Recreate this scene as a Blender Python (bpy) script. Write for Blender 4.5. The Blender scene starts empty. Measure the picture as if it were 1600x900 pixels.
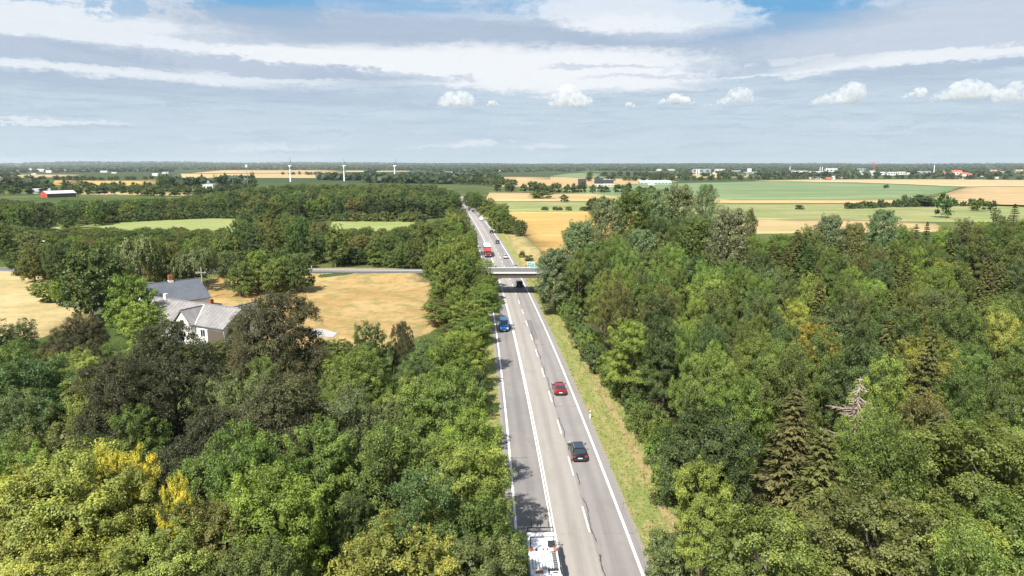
import bpy, bmesh, math, random
import numpy as np
from mathutils import Vector, Matrix, noise as mnoise
from mathutils.geometry import delaunay_2d_cdt

R_ = math.radians
sc = bpy.context.scene
col = sc.collection
rng = np.random.default_rng(7)
random.seed(7)

# ------------------------------------------------------------------ camera
CAM_H = 34.6
FPX = 1067.0                       # focal length in pixels of the 1600 px wide photograph
PITCH = math.atan(193 / FPX)
cam = bpy.data.cameras.new('camera')
cam.sensor_width = 36.0
cam.lens = 36.0 * FPX / 1600.0
cam.clip_start = 0.5
cam.clip_end = 90000
cam_ob = bpy.data.objects.new('camera', cam)
col.objects.link(cam_ob)
cam_ob.location = (0, 0, CAM_H)
cam_ob.rotation_euler = (math.pi / 2 - PITCH, 0, 0)
sc.camera = cam_ob

# ------------------------------------------------------------------ light, sky, exposure
SUN_EL, SUN_AZ = R_(51), R_(207)   # azimuth measured from +Y towards +X: behind the camera, to its left
sun_dir = Vector((math.sin(SUN_AZ) * math.cos(SUN_EL), math.cos(SUN_AZ) * math.cos(SUN_EL), math.sin(SUN_EL)))
sl = bpy.data.lights.new('sun', 'SUN')
sl.energy = 5.0
sl.angle = R_(0.55)
sl.color = (1.0, 0.955, 0.88)
so = bpy.data.objects.new('sun', sl)
col.objects.link(so)
so.rotation_euler = sun_dir.to_track_quat('Z', 'Y').to_euler()
so.location = (0, 0, 400)

sc.view_settings.view_transform = 'Standard'
sc.view_settings.look = 'None'
sc.view_settings.gamma = 1.0
sc.view_settings.exposure = 0.92
sc.view_settings.use_curve_mapping = False
EXPO = 2 ** 0.92

sc.cycles.max_bounces = 8
sc.cycles.diffuse_bounces = 3
sc.cycles.glossy_bounces = 2
sc.cycles.transmission_bounces = 3
sc.cycles.transparent_max_bounces = 8
sc.cycles.volume_bounces = 5
sc.cycles.caustics_reflective = False
sc.cycles.caustics_refractive = False
sc.cycles.sample_clamp_indirect = 6.0


class NT:
    """small helper around a node tree"""
    def __init__(self, tree):
        self.t = tree; self.n = tree.nodes; self.l = tree.links

    def node(self, typ, **kw):
        nd = self.n.new(typ)
        for k, v in kw.items():
            setattr(nd, k, v)
        return nd

    def put(self, sock, v):
        if isinstance(v, bpy.types.NodeSocket):
            self.l.new(v, sock)
        elif isinstance(v, (tuple, list)) and len(v) == 3 and sock.type == 'RGBA':
            sock.default_value = (*v, 1)
        else:
            sock.default_value = v

    def m(self, op, a, b=None, c=None, clamp=False):
        nd = self.node('ShaderNodeMath', operation=op, use_clamp=clamp)
        self.put(nd.inputs[0], a)
        if b is not None: self.put(nd.inputs[1], b)
        if c is not None: self.put(nd.inputs[2], c)
        return nd.outputs[0]

    def mix(self, f, a, b, blend='MIX'):
        nd = self.node('ShaderNodeMix', data_type='RGBA', blend_type=blend)
        self.put(nd.inputs[0], f); self.put(nd.inputs[6], a); self.put(nd.inputs[7], b)
        return nd.outputs[2]

    def ss(self, x, lo, hi):
        nd = self.node('ShaderNodeMapRange', interpolation_type='SMOOTHSTEP')
        self.put(nd.inputs[0], x); self.put(nd.inputs[1], lo); self.put(nd.inputs[2], hi)
        return nd.outputs[0]

    def noise(self, vec, scale, detail=4, rough=0.55, dist=0.0, dims='3D', lac=2.0):
        nd = self.node('ShaderNodeTexNoise', noise_dimensions=dims)
        if vec is not None: self.l.new(vec, nd.inputs['Vector'])
        nd.inputs['Scale'].default_value = scale
        nd.inputs['Detail'].default_value = detail
        nd.inputs['Roughness'].default_value = rough
        nd.inputs['Distortion'].default_value = dist
        nd.inputs['Lacunarity'].default_value = lac
        return nd.outputs[0]

    def comb(self, x, y, z=0.0):
        nd = self.node('ShaderNodeCombineXYZ')
        for i, v in enumerate((x, y, z)): self.put(nd.inputs[i], v)
        return nd.outputs[0]

    def sep(self, v):
        nd = self.node('ShaderNodeSeparateXYZ'); self.l.new(v, nd.inputs[0]); return nd.outputs

    def mapping(self, v, scale=(1, 1, 1), rot=(0, 0, 0)):
        nd = self.node('ShaderNodeMapping'); self.l.new(v, nd.inputs[0])
        nd.inputs['Scale'].default_value = scale; nd.inputs['Rotation'].default_value = rot
        return nd.outputs[0]

    def bump(self, h, strength=0.5, dist=0.1):
        nd = self.node('ShaderNodeBump'); self.l.new(h, nd.inputs['Height'])
        nd.inputs['Strength'].default_value = strength; nd.inputs['Distance'].default_value = dist
        return nd.outputs[0]


# sky: Nishita air with stratus streaks and high thin cloud, laid out by compass bearing and elevation
world = bpy.data.worlds.new('World')
sc.world = world
world.use_nodes = True
W = NT(world.node_tree)
W.n.clear()
SKY_S = 0.1
wout = W.node('ShaderNodeOutputWorld')
wbg = W.node('ShaderNodeBackground'); wbg.inputs['Strength'].default_value = SKY_S
W.l.new(wbg.outputs[0], wout.inputs[0])
sky = W.node('ShaderNodeTexSky', sky_type='NISHITA')
sky.sun_disc = False
sky.sun_elevation = SUN_EL
sky.sun_rotation = SUN_AZ
sky.altitude = 60
sky.air_density = 1.0; sky.dust_density = 1.2; sky.ozone_density = 1.5
tc = W.node('ShaderNodeTexCoord')
dx, dy, dz = W.sep(tc.outputs['Generated'])


def srgb(r, g, b):
    f = lambda c: (c / 255 / 12.92) if c / 255 <= 0.04045 else ((c / 255 + 0.055) / 1.055) ** 2.4
    return (f(r), f(g), f(b))


def skyc(r, g, b):
    return tuple(v / (SKY_S * EXPO) for v in srgb(r, g, b))


DEG = 180 / math.pi
el = W.m('MULTIPLY', W.m('ARCSINE', dz), DEG)
az = W.m('MULTIPLY', W.m('ARCTAN2', dx, dy), DEG)
vec_ae = W.comb(W.m('MULTIPLY', az, 0.16), el, 0.0)
w1 = W.noise(vec_ae, 0.55, 5, 0.6)                       # broad streaky turbulence
w2 = W.noise(W.comb(W.m('MULTIPLY', az, 0.5), W.m('MULTIPLY', el, 1.0), 7.3), 1.6, 6, 0.65)
w3 = W.noise(W.comb(W.m('MULTIPLY', az, 0.22), W.m('MULTIPLY', el, 2.2), 3.1), 1.0, 4, 0.6)
warp_e = W.m('ADD', W.m('MULTIPLY', W.m('SUBTRACT', w1, 0.5), 2.2), W.m('MULTIPLY', W.m('SUBTRACT', w2, 0.5), 0.9))
w4 = W.noise(W.comb(W.m('MULTIPLY', az, 1.1), W.m('MULTIPLY', el, 2.6), 1.7), 2.2, 6, 0.7)
warp_e = W.m('ADD', warp_e, W.m('MULTIPLY', W.m('SUBTRACT', w4, 0.5), 0.55))
warp_a = W.m('MULTIPLY', W.m('SUBTRACT', w2, 0.5), 9.0)
elw = W.m('ADD', el, warp_e)
azw = W.m('ADD', az, warp_a)


def px_dir(px, py):
    u, v = (px - 800) / FPX, (py - 450) / FPX
    c, s = math.cos(PITCH), math.sin(PITCH)
    d = Vector((u, c - v * s, -s - v * c)).normalized()
    return math.degrees(math.atan2(d.x, d.y)), math.degrees(math.asin(d.z))


def streak(px, py, hw, hh, soft=0.55, slope=0.0):
    """mask of one cloud streak: centre and half size given where it stands in the sky"""
    a0, e0 = px_dir(px, py)
    a1, _ = px_dir(px + hw, py); a2, _ = px_dir(px - hw, py)
    ha = (a1 - a2) / 2
    he = hh * 0.0537 * math.cos(R_(a0))
    k = slope * 0.0537 / 0.0537
    A = W.m('MULTIPLY', W.m('SUBTRACT', azw, a0), 1 / ha)
    E = W.m('ADD', W.m('SUBTRACT', elw, e0), W.m('MULTIPLY', W.m('SUBTRACT', az, a0), k))
    E = W.m('MULTIPLY', E, 1 / he)
    d2 = W.m('ADD', W.m('POWER', W.m('ABSOLUTE', A), 2.6), W.m('MULTIPLY', E, E))
    return W.m('SUBTRACT', 1.0, W.ss(d2, 1 - soft, 1 + soft))


C = sky.outputs[0]
# a thin veil of high cloud everywhere, thicker towards the horizon
veil_col = W.mix(W.ss(el, 0.0, 9.0), skyc(197, 215, 230), skyc(192, 207, 224))
veil = W.m('SUBTRACT', 1.0, W.m('MULTIPLY', W.ss(el, 9.0, 17.0), 0.55))
veil = W.m('MULTIPLY', veil, 0.95)
C = W.mix(veil, C, veil_col)
# streaky grey-blue modulation below
grey = W.ss(w3, 0.46, 0.66)
C = W.mix(W.m('MULTIPLY', grey, W.m('MULTIPLY', W.ss(el, 1.0, 5.0), 0.55)), C, skyc(174, 192, 212))
pale = W.ss(w1, 0.54, 0.72)
C = W.mix(W.m('MULTIPLY', pale, W.m('MULTIPLY', W.ss(el, 1.5, 7.0), 0.55)), C, skyc(210, 222, 235))
WHITE, LILAC, GREY, BLUE = skyc(243, 247, 252), skyc(222, 231, 243), skyc(174, 191, 213), skyc(108, 172, 220)
fine = W.noise(W.comb(W.m('MULTIPLY', az, .10), W.m('MULTIPLY', elw, 1.9), 11.0), 1.6, 5, .62)
C = W.mix(W.m('MULTIPLY', W.ss(fine, .5, .68), .5), C, skyc(176, 193, 214))
C = W.mix(W.m('MULTIPLY', W.m('SUBTRACT', 1.0, W.ss(fine, .32, .47)), .45), C, skyc(212, 225, 237))
for (px, py, hw, hh, kind, amt, slope) in [
        (110, 40, 330, 50, 'L', .9, 0.02), (430, 100, 260, 24, 'L', .7, 0.02), (700, 88, 300, 16, 'W', .6, 0.0),
        (410, 10, 105, 28, 'B', .9, 0), (620, 4, 120, 14, 'B', .6, 0), (190, 8, 45, 16, 'B', .6, 0), (1180, 24, 170, 36, 'B', .95, 0), (930, 5, 160, 14, 'B', .7, 0), (60, 2, 60, 6, 'B', .5, 0),
        (1000, 22, 180, 26, 'W', .75, 0.08), (1010, 44, 110, 16, 'W', .6, 0.06),
        (640, 56, 400, 26, 'G', .9, 0.03), (1080, 66, 220, 20, 'G', .8, 0.03), (390, 68, 120, 7, 'G', .6, 0.03),
        (1460, 52, 300, 40, 'L2', .8, -0.05), (1300, 30, 120, 12, 'G', .5, 0),
        (780, 104, 330, 28, 'W', 1.0, 0.01), (900, 124, 190, 20, 'W', .95, 0.0), (520, 92, 200, 10, 'W', .8, 0.03),
        (60, 78, 270, 17, 'G', .95, 0.10), (380, 104, 280, 12, 'G', .9, 0.055), (600, 118, 130, 8, 'G', .8, 0.02),
        (170, 114, 260, 8, 'L', .9, 0.03), (420, 122, 120, 5, 'L', .6, 0.0),
        (250, 138, 520, 13, 'G', .6, 0.02), (950, 104, 90, 3.5, 'G', .6, 0.0), (1010, 122, 90, 3, 'G', .5, 0.0),
        (1430, 92, 230, 12, 'W', .85, -0.03), (1250, 92, 60, 4, 'W', .7, 0), (1180, 117, 50, 2.5, 'W', .6, 0), (1260, 119, 40, 2.5, 'W', .6, 0),
        (1530, 104, 190, 7, 'G', .7, -0.05), (1200, 100, 160, 10, 'G', .4, 0), (1400, 128, 160, 10, 'G', .35, 0),
        (60, 187, 90, 3, 'L', .7, 0.0), (160, 190, 40, 2, 'L', .5, 0), (430, 228, 26, 5, 'L', .5, 0), (380, 230, 20, 4, 'L', .3, 0), (750, 226, 40, 4.5, 'L', .6, 0),
        (690, 228, 60, 3, 'L', .4, 0), (850, 229, 40, 3.5, 'L', .45, 0), (500, 228, 30, 4, 'L', .3, 0)]:
    colr = {'W': WHITE, 'L': skyc(236, 242, 249), 'L2': skyc(203, 213, 229), 'G': GREY, 'B': BLUE}[kind]
    msk = streak(px, py, hw, hh, 0.85 if kind in 'BL2' else 0.62, slope)
    C = W.mix(W.m('MULTIPLY', msk, amt * (.82 if kind == 'G' else 1.0)), C, colr)
grain = W.m('ADD', .93, W.m('MULTIPLY', W.m('ADD', W.m('MULTIPLY', w4, .6), W.m('MULTIPLY', w2, .4)), .14))
C = W.mix(1.0, C, W.comb(grain, grain, grain), 'MULTIPLY')
W.l.new(C, wbg.inputs[0])

# ------------------------------------------------------------------ ground shape
RC = [0.0797, -1.5442, -1.8322, 5.6246]


def road_x(y):
    y = np.asarray(y, float)
    t = np.minimum(y, 600.0) / 100
    x = ((RC[0] * t + RC[1]) * t + RC[2]) * t + RC[3]
    t6 = 6.0
    sl6 = (3 * RC[0] * t6 * t6 + 2 * RC[1] * t6 + RC[2]) / 100
    return x + np.maximum(y - 600, 0) * sl6


def road_head(y):
    return (road_x(y + 0.5) - road_x(y - 0.5)) / 1.0          # dx/dy


def sm(t):
    t = np.clip(t, 0, 1); return t * t * (3 - 2 * t)


def win(y, a, b, c, d):
    return sm((y - a) / (b - a)) * (1 - sm((y - c) / (d - c)))


def side(x, y):
    return (x - road_x(y)) / np.sqrt(1 + road_head(y) ** 2)


def vnoise(x, y, f, seed=0):
    return np.sin(x * f + 1.3 * seed) * np.cos(y * f * 0.83 + 2.1 * seed) * .6 + np.sin((x + y) * f * 1.9 + seed) * .25 + np.cos((x - 1.7 * y) * f * 2.7 - seed) * .15


XR_Y0, XR_SL = 184.5, -0.085       # centre line of the crossing road


def cross_y(x):
    return XR_Y0 + XR_SL * np.minimum(x + 8, 0)


def cross_z(x):
    return 5.8 - 1.1 * sm((-x - 20) / 120)


def ground(x, y):
    x = np.asarray(x, float); y = np.asarray(y, float)
    s = side(x, y)
    r = np.hypot(x, y)
    h = np.full(np.broadcast(x, y).shape, -0.06)
    h = h + 4.0 * sm((-s - 6) / 11) * win(y, 80, 125, 270, 350)
    h = h + 4.6 * sm((s - 10) / 8) * win(y, 150, 178, 210, 250)
    away = sm((np.abs(s) - 10) / 20)
    h = h + away * (0.5 * vnoise(x, y, 0.02, 1) - .1) * sm((420 - r) / 200)
    emb = np.maximum(cross_z(x) - 0.25 - h, 0) * (1 - sm((np.abs(y - cross_y(x)) - 4.6) / 5.0))
    emb = emb * np.where((s < -8.5) | (s > 11.5), 1, 0) * np.where(x < 60, 1, 0)
    h = h + emb
    far = sm((r - 5200) / 9000)
    hills = 34 + 28 * vnoise(x, y, 0.00042, 3) + 16 * vnoise(x, y, 0.0011, 5)
    lefty = 1 + 0.65 * sm((-x / np.maximum(r, 1) + .1) / .5)
    h = h + far * np.maximum(hills, 2) * lefty
    return h


def _s1(t):
    return 0.0 if t <= 0 else 1.0 if t >= 1 else t * t * (3 - 2 * t)


def _vn(x, y, f, seed):
    return math.sin(x * f + 1.3 * seed) * math.cos(y * f * 0.83 + 2.1 * seed) * .6 + math.sin((x + y) * f * 1.9 + seed) * .25 + math.cos((x - 1.7 * y) * f * 2.7 - seed) * .15


def _rx(y):
    t = min(y, 600.0) / 100
    x = ((RC[0] * t + RC[1]) * t + RC[2]) * t + RC[3]
    return x + (max(y - 600, 0) * (3 * RC[0] * 36 + 2 * RC[1] * 6 + RC[2]) / 100)


def side1(x, y):
    hd = _rx(y + .5) - _rx(y - .5)
    return (x - _rx(y)) / math.sqrt(1 + hd * hd)


def gz(x, y):
    """ground() for one point"""
    s = side1(x, y); r = math.hypot(x, y); h = -0.06
    if 80 < y < 350: h += 4.0 * _s1((-s - 6) / 11) * _s1((y - 80) / 45) * (1 - _s1((y - 270) / 80))
    if 150 < y < 250: h += 4.6 * _s1((s - 10) / 8) * _s1((y - 150) / 28) * (1 - _s1((y - 210) / 40))
    a = abs(s)
    if r < 420 and a > 10: h += _s1((a - 10) / 20) * (0.5 * _vn(x, y, .02, 1) - .1) * _s1((420 - r) / 200)
    if x < 60 and (s < -8.5 or s > 11.5):
        d = abs(y - (XR_Y0 + XR_SL * min(x + 8, 0)))
        if d < 9.6: h += max(5.8 - 1.1 * _s1((-x - 20) / 120) - .25 - h, 0) * (1 - _s1((d - 4.6) / 5))
    if r > 5200:
        hills = 34 + 28 * _vn(x, y, .00042, 3) + 16 * _vn(x, y, .0011, 5)
        h += _s1((r - 5200) / 9000) * max(hills, 2) * (1 + .65 * _s1((-x / r + .1) / .5))
    return h


CP, SP = math.cos(PITCH), math.sin(PITCH)


def unproject(px, py, z=None, dz=0.0):
    """ground point seen at a pixel of the photograph (z: on that level instead)"""
    u, v = (px - 800) / FPX, (py - 450) / FPX
    d = (u, CP - v * SP, -SP - v * CP)
    if z is not None:
        t = (z - CAM_H) / d[2]
        return d[0] * t, d[1] * t
    zz = dz
    for _ in range(16):
        t = (zz - CAM_H) / d[2]
        zz = 0.5 * zz + 0.5 * (gz(d[0] * t, d[1] * t) + dz)
    t = (zz - CAM_H) / d[2]
    return d[0] * t, d[1] * t


def project(x, y, z):
    zc = y * CP + (CAM_H - z) * SP
    yc = -y * SP + (CAM_H - z) * CP
    return 800 + FPX * x / zc, 450 + FPX * yc / zc, zc


# ------------------------------------------------------------------ object helpers
def tag(o, label=None, cat=None, group=None, kind=None):
    if label: o['label'] = label
    if cat: o['category'] = cat
    if group: o['group'] = group
    if kind: o['kind'] = kind
    return o


def empty(name, loc=(0, 0, 0), rz=0.0, label=None, cat=None, group=None):
    o = bpy.data.objects.new(name, None)
    o.empty_display_size = 0.3
    o.location = loc; o.rotation_euler = (0, 0, rz)
    col.objects.link(o)
    return tag(o, label, cat, group)


def link(name, me, parent=None, loc=(0, 0, 0), rz=0.0):
    o = bpy.data.objects.new(name, me)
    o.location = loc; o.rotation_euler = (0, 0, rz)
    if parent is not None: o.parent = parent
    col.objects.link(o)
    return o


def quads_mesh(name, Q, tone=None, mat=None):
    """mesh of loose four-cornered leaves; Q (n,4,3)"""
    n = len(Q)
    me = bpy.data.meshes.new(name)
    me.vertices.add(n * 4); me.loops.add(n * 4); me.polygons.add(n)
    me.vertices.foreach_set('co', np.ascontiguousarray(Q, np.float32).ravel())
    idx = np.arange(n * 4, dtype=np.int32)
    me.loops.foreach_set('vertex_index', idx)
    me.polygons.foreach_set('loop_start', idx[::4])
    me.polygons.foreach_set('loop_total', np.full(n, 4, np.int32))
    me.update(calc_edges=True)
    if tone is not None:
        at = me.attributes.new('tone', 'FLOAT', 'FACE')
        at.data.foreach_set('value', np.ascontiguousarray(tone, np.float32))
    if mat: me.materials.append(mat)
    return me


class MB:
    """collects shapes and links them as one mesh object"""
    def __init__(self):
        self.v = []; self.f = []; self.mi = []; self.cur = 0

    def _add(self, vs, fs):
        b = len(self.v)
        self.v += [tuple(p) for p in vs]
        self.f += [tuple(b + i for i in f) for f in fs]
        self.mi += [self.cur] * len(fs)
        return self

    def box(self, x0, x1, y0, y1, z0, z1):
        vs = [(x0, y0, z0), (x1, y0, z0), (x1, y1, z0), (x0, y1, z0), (x0, y0, z1), (x1, y0, z1), (x1, y1, z1), (x0, y1, z1)]
        return self._add(vs, [(0, 3, 2, 1), (4, 5, 6, 7), (0, 1, 5, 4), (1, 2, 6, 5), (2, 3, 7, 6), (3, 0, 4, 7)])

    def bevbox(self, x0, x1, y0, y1, z0, z1, b=0.05):
        """box with chamfered top and vertical edges"""
        def ring(z, i):
            return [(x0 + i + b, y0 + i, z), (x1 - i - b, y0 + i, z), (x1 - i, y0 + i + b, z), (x1 - i, y1 - i - b, z), (x1 - i - b, y1 - i, z), (x0 + i + b, y1 - i, z), (x0 + i, y1 - i - b, z), (x0 + i, y0 + i + b, z)]
        vs = ring(z0, 0) + ring(z1 - b, 0) + ring(z1, b)
        fs = [tuple(range(7, -1, -1)), tuple(range(16, 24))]
        for k in (0, 8):
            for i in range(8):
                j = (i + 1) % 8
                fs.append((k + i, k + j, k + 8 + j, k + 8 + i))
        return self._add(vs, fs)

    def hexa(self, pts):
        return self._add(pts, [(0, 3, 2, 1), (4, 5, 6, 7), (0, 1, 5, 4), (1, 2, 6, 5), (2, 3, 7, 6), (3, 0, 4, 7)])

    def poly(self, pts):
        return self._add(pts, [tuple(range(len(pts)))])

    def prism(self, pts2, z0, z1):
        n = len(pts2)
        vs = [(x, y, z0) for x, y in pts2] + [(x, y, z1) for x, y in pts2]
        return self._add(vs, [tuple(range(n - 1, -1, -1)), tuple(range(n, 2 * n))] + [(i, (i + 1) % n, n + (i + 1) % n, n + i) for i in range(n)])

    def tube(self, p, q, r0, r1=None, n=8, cap=True):
        r1 = r0 if r1 is None else r1
        p, q = Vector(p), Vector(q)
        d = (q - p).normalized()
        a = d.orthogonal().normalized(); b = d.cross(a)
        vs = []
        for c, r in ((p, r0), (q, r1)):
            for i in range(n):
                t = 2 * math.pi * i / n
                vs.append(c + (a * math.cos(t) + b * math.sin(t)) * r)
        fs = [(i, (i + 1) % n, n + (i + 1) % n, n + i) for i in range(n)]
        if cap: fs += [tuple(range(n - 1, -1, -1)), tuple(range(n, 2 * n))]
        return self._add(vs, fs)

    def path(self, pts, radii, n=6):
        pts = [Vector(p) for p in pts]
        vs = []; fs = []
        for k, p in enumerate(pts):
            d = (pts[min(k + 1, len(pts) - 1)] - pts[max(k - 1, 0)]).normalized()
            a = d.orthogonal().normalized() if k == 0 else (a - d * a.dot(d)).normalized()
            b = d.cross(a)
            for i in range(n):
                t = 2 * math.pi * i / n
                vs.append(p + (a * math.cos(t) + b * math.sin(t)) * radii[k])
            if k:
                o = (k - 1) * n
                fs += [(o + i, o + (i + 1) % n, o + n + (i + 1) % n, o + n + i) for i in range(n)]
        fs.append(tuple(range((len(pts) - 1) * n, len(pts) * n)))
        return self._add(vs, fs)

    def loft(self, rings, cap=True):
        n = len(rings[0]); vs = [p for r in rings for p in r]; fs = []
        for k in range(len(rings) - 1):
            o = k * n
            fs += [(o + i, o + (i + 1) % n, o + n + (i + 1) % n, o + n + i) for i in range(n)]
        if cap: fs += [tuple(range(n - 1, -1, -1)), tuple(range((len(rings) - 1) * n, len(rings) * n))]
        return self._add(vs, fs)

    def mesh(self, name, mats, smooth=None):
        me = bpy.data.meshes.new(name)
        me.from_pydata(self.v, [], self.f)
        if not isinstance(mats, (list, tuple)): mats = [mats]
        for m in mats: me.materials.append(m)
        if len(mats) > 1: me.polygons.foreach_set('material_index', self.mi)
        bm = bmesh.new(); bm.from_mesh(me); bmesh.ops.recalc_face_normals(bm, faces=bm.faces); bm.to_mesh(me); bm.free()
        if smooth is not None:
            me.polygons.foreach_set('use_smooth', [True] * len(me.polygons))
            me.set_sharp_from_angle(angle=R_(smooth))
        me.update()
        return me

    def build(self, name, mats, parent=None, loc=(0, 0, 0), rz=0.0, smooth=None):
        return link(name, self.mesh(name, mats, smooth), parent, loc, rz)


# ------------------------------------------------------------------ materials
def new_mat(name):
    m = bpy.data.materials.new(name); m.use_nodes = True
    t = NT(m.node_tree)
    return m, t, m.node_tree.nodes['Principled BSDF']


def simple(name, c, rough=0.6, metal=0.0, var=0.12, scale=3.0, spec=None, coat=0.0):
    m, t, p = new_mat(name)
    g = t.node('ShaderNodeTexCoord').outputs['Object']
    nz = t.noise(g, scale, 4, 0.6)
    k = t.m('ADD', 1 - var, t.m('MULTIPLY', nz, 2 * var))
    t.l.new(t.mix(1.0, (*c,), t.comb(k, k, k), 'MULTIPLY'), p.inputs['Base Color'])
    p.inputs['Roughness'].default_value = rough
    p.inputs['Metallic'].default_value = metal
    if spec is not None: p.inputs['Specular IOR Level'].default_value = spec
    if coat: p.inputs['Coat Weight'].default_value = coat; p.inputs['Coat Roughness'].default_value = 0.05
    return m


def leaf_material():
    m = bpy.data.materials.new('leaf'); m.use_nodes = True
    t = NT(m.node_tree); t.n.clear()
    out = t.node('ShaderNodeOutputMaterial')
    oi = t.node('ShaderNodeObjectInfo')
    at = t.node('ShaderNodeAttribute', attribute_name='tone')
    tone = at.outputs['Fac']
    # leaf-to-leaf difference: darker older leaves to paler young ones; inner ones dark for shade
    # drifts of paler and yellower foliage through one crown
    obj = t.node('ShaderNodeTexCoord').outputs['Object']
    dn = t.noise(obj, .42, 3, .6)
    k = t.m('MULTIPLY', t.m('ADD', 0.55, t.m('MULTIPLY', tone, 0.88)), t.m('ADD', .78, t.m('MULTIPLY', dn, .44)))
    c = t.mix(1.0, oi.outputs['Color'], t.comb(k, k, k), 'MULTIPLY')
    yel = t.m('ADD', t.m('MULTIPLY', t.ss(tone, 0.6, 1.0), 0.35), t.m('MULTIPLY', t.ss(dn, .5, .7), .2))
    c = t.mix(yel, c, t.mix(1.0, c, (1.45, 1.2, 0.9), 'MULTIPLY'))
    d = t.node('ShaderNodeBsdfDiffuse'); t.l.new(c, d.inputs[0])
    tr = t.node('ShaderNodeBsdfTranslucent'); t.l.new(t.mix(1.0, c, (1.25, 1.25, 0.5), 'MULTIPLY'), tr.inputs[0])
    mx = t.node('ShaderNodeMixShader'); mx.inputs[0].default_value = 0.32
    t.l.new(d.outputs[0], mx.inputs[1]); t.l.new(tr.outputs[0], mx.inputs[2])
    gl = t.node('ShaderNodeBsdfGlossy'); gl.inputs['Roughness'].default_value = 0.5; gl.inputs['Color'].default_value = (.8, .85, .8, 1)
    mg = t.node('ShaderNodeMixShader'); mg.inputs[0].default_value = 0.02
    t.l.new(mx.outputs[0], mg.inputs[1]); t.l.new(gl.outputs[0], mg.inputs[2])
    t.l.new(mg.outputs[0], out.inputs[0])
    return m


LEAF = leaf_material()
BARK = simple('bark', (0.13, 0.105, 0.08), 0.9, var=0.35, scale=2.0)
DEADWOOD = simple('dead_wood', (0.29, 0.225, 0.19), 0.9, var=0.3, scale=3.0)


def ground_material():
    m, t, p = new_mat('meadow_soil')
    g = t.node('ShaderNodeTexCoord').outputs['Object']
    a = t.noise(g, 0.012, 5, 0.6); b = t.noise(g, 0.25, 5, 0.65); c = t.noise(g, 0.0016, 4, 0.6)
    colr = t.mix(t.ss(a, .4, .62), (0.045, 0.072, 0.018), (0.095, 0.115, 0.035))
    colr = t.mix(t.m('MULTIPLY', t.ss(b, .45, .7), .5), colr, (0.13, 0.12, 0.05))
    far = t.mix(t.ss(c, .60, .68), (0.04, 0.06, 0.022), (0.26, 0.20, 0.09))
    y = t.sep(g)[1]
    colr = t.mix(t.ss(y, 900, 1500), colr, far)
    t.l.new(colr, p.inputs['Base Color'])
    p.inputs['Roughness'].default_value = 0.95; p.inputs['Specular IOR Level'].default_value = 0.1
    t.l.new(t.bump(b, 0.6, 0.4), p.inputs['Normal'])
    return m


def field_material(name, c1, c2, c3, scale=0.03, stretch=(1, 1, 1), rows=None, rowdir=0.0, fine=0.6):
    m, t, p = new_mat(name)
    g = t.node('ShaderNodeTexCoord').outputs['Object']
    gs = t.mapping(g, stretch, (0, 0, rowdir))
    a = t.noise(gs, scale, 6, 0.62, 0.6); b = t.noise(g, fine, 5, 0.7); d = t.noise(gs, scale * 4.5, 5, 0.65)
    colr = t.mix(t.ss(a, .38, .62), c1, c2)
    colr = t.mix(t.m('MULTIPLY', t.ss(d, .45, .62), .8), colr, c3)
    k = t.m('ADD', .72, t.m('MULTIPLY', b, .56))
    colr = t.mix(1.0, colr, t.comb(k, k, k), 'MULTIPLY')
    if rows:
        wv = t.node('ShaderNodeTexWave', wave_type='BANDS', bands_direction='X'); t.l.new(t.mapping(g, (1, 1, 1), (0, 0, rowdir)), wv.inputs[0])
        wv.inputs['Scale'].default_value = rows[0]; wv.inputs['Distortion'].default_value = 1.2; wv.inputs['Detail'].default_value = 3
        wv.inputs['Detail Scale'].default_value = 0.4
        lo_, hi_ = rows[3:] or (.5, .8)
        colr = t.mix(t.m('MULTIPLY', t.ss(wv.outputs[1], lo_, hi_), rows[1]), colr, rows[2])
    t.l.new(colr, p.inputs['Base Color'])
    p.inputs['Roughness'].default_value = 0.9; p.inputs['Specular IOR Level'].default_value = 0.15
    t.l.new(t.bump(b, 0.7, 0.25), p.inputs['Normal'])
    return m


# ------------------------------------------------------------------ ground sheet
def build_ground():
    front = np.concatenate([np.linspace(-62, 62, 400), np.linspace(62, 298, 30)[1:-1]])
    ang = np.radians(front)
    r = 4.0; rad = []
    while r < 18500:
        rad.append(r); r *= 1.021
        r += 0.25
    rad = np.array(rad)
    A, Rr = np.meshgrid(ang, rad)
    X = Rr * np.sin(A); Y = Rr * np.cos(A)
    Z = ground(X, Y)
    na, nr = len(ang), len(rad)
    V = np.stack([X, Y, Z], -1).reshape(-1, 3)
    V = np.vstack([V, [[0, 0, float(ground(0, 0))]]])
    i = np.arange(nr - 1)[:, None] * na + np.arange(na)[None, :]
    j = np.arange(nr - 1)[:, None] * na + (np.arange(na)[None, :] + 1) % na
    F = np.stack([i, j, j + na, i + na], -1).reshape(-1, 4)
    me = bpy.data.meshes.new('ground')
    nv, nf = len(V), len(F)
    me.vertices.add(nv); me.vertices.foreach_set('co', V.astype(np.float32).ravel())
    cen = np.array([[nv - 1, (k + 1) % na, k] for k in range(na)])
    me.loops.add(nf * 4 + na * 3); me.polygons.add(nf + na)
    me.loops.foreach_set('vertex_index', np.concatenate([F[:, ::-1].ravel(), cen[:, ::-1].ravel()]).astype(np.int32))
    me.polygons.foreach_set('loop_start', np.concatenate([np.arange(nf) * 4, nf * 4 + np.arange(na) * 3]).astype(np.int32))
    me.polygons.foreach_set('loop_total', np.concatenate([np.full(nf, 4), np.full(na, 3)]).astype(np.int32))
    me.polygons.foreach_set('use_smooth', [True] * (nf + na))
    me.update(calc_edges=True)
    me.materials.append(ground_material())
    tag(link('ground', me), kind='structure')


build_ground()


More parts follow.
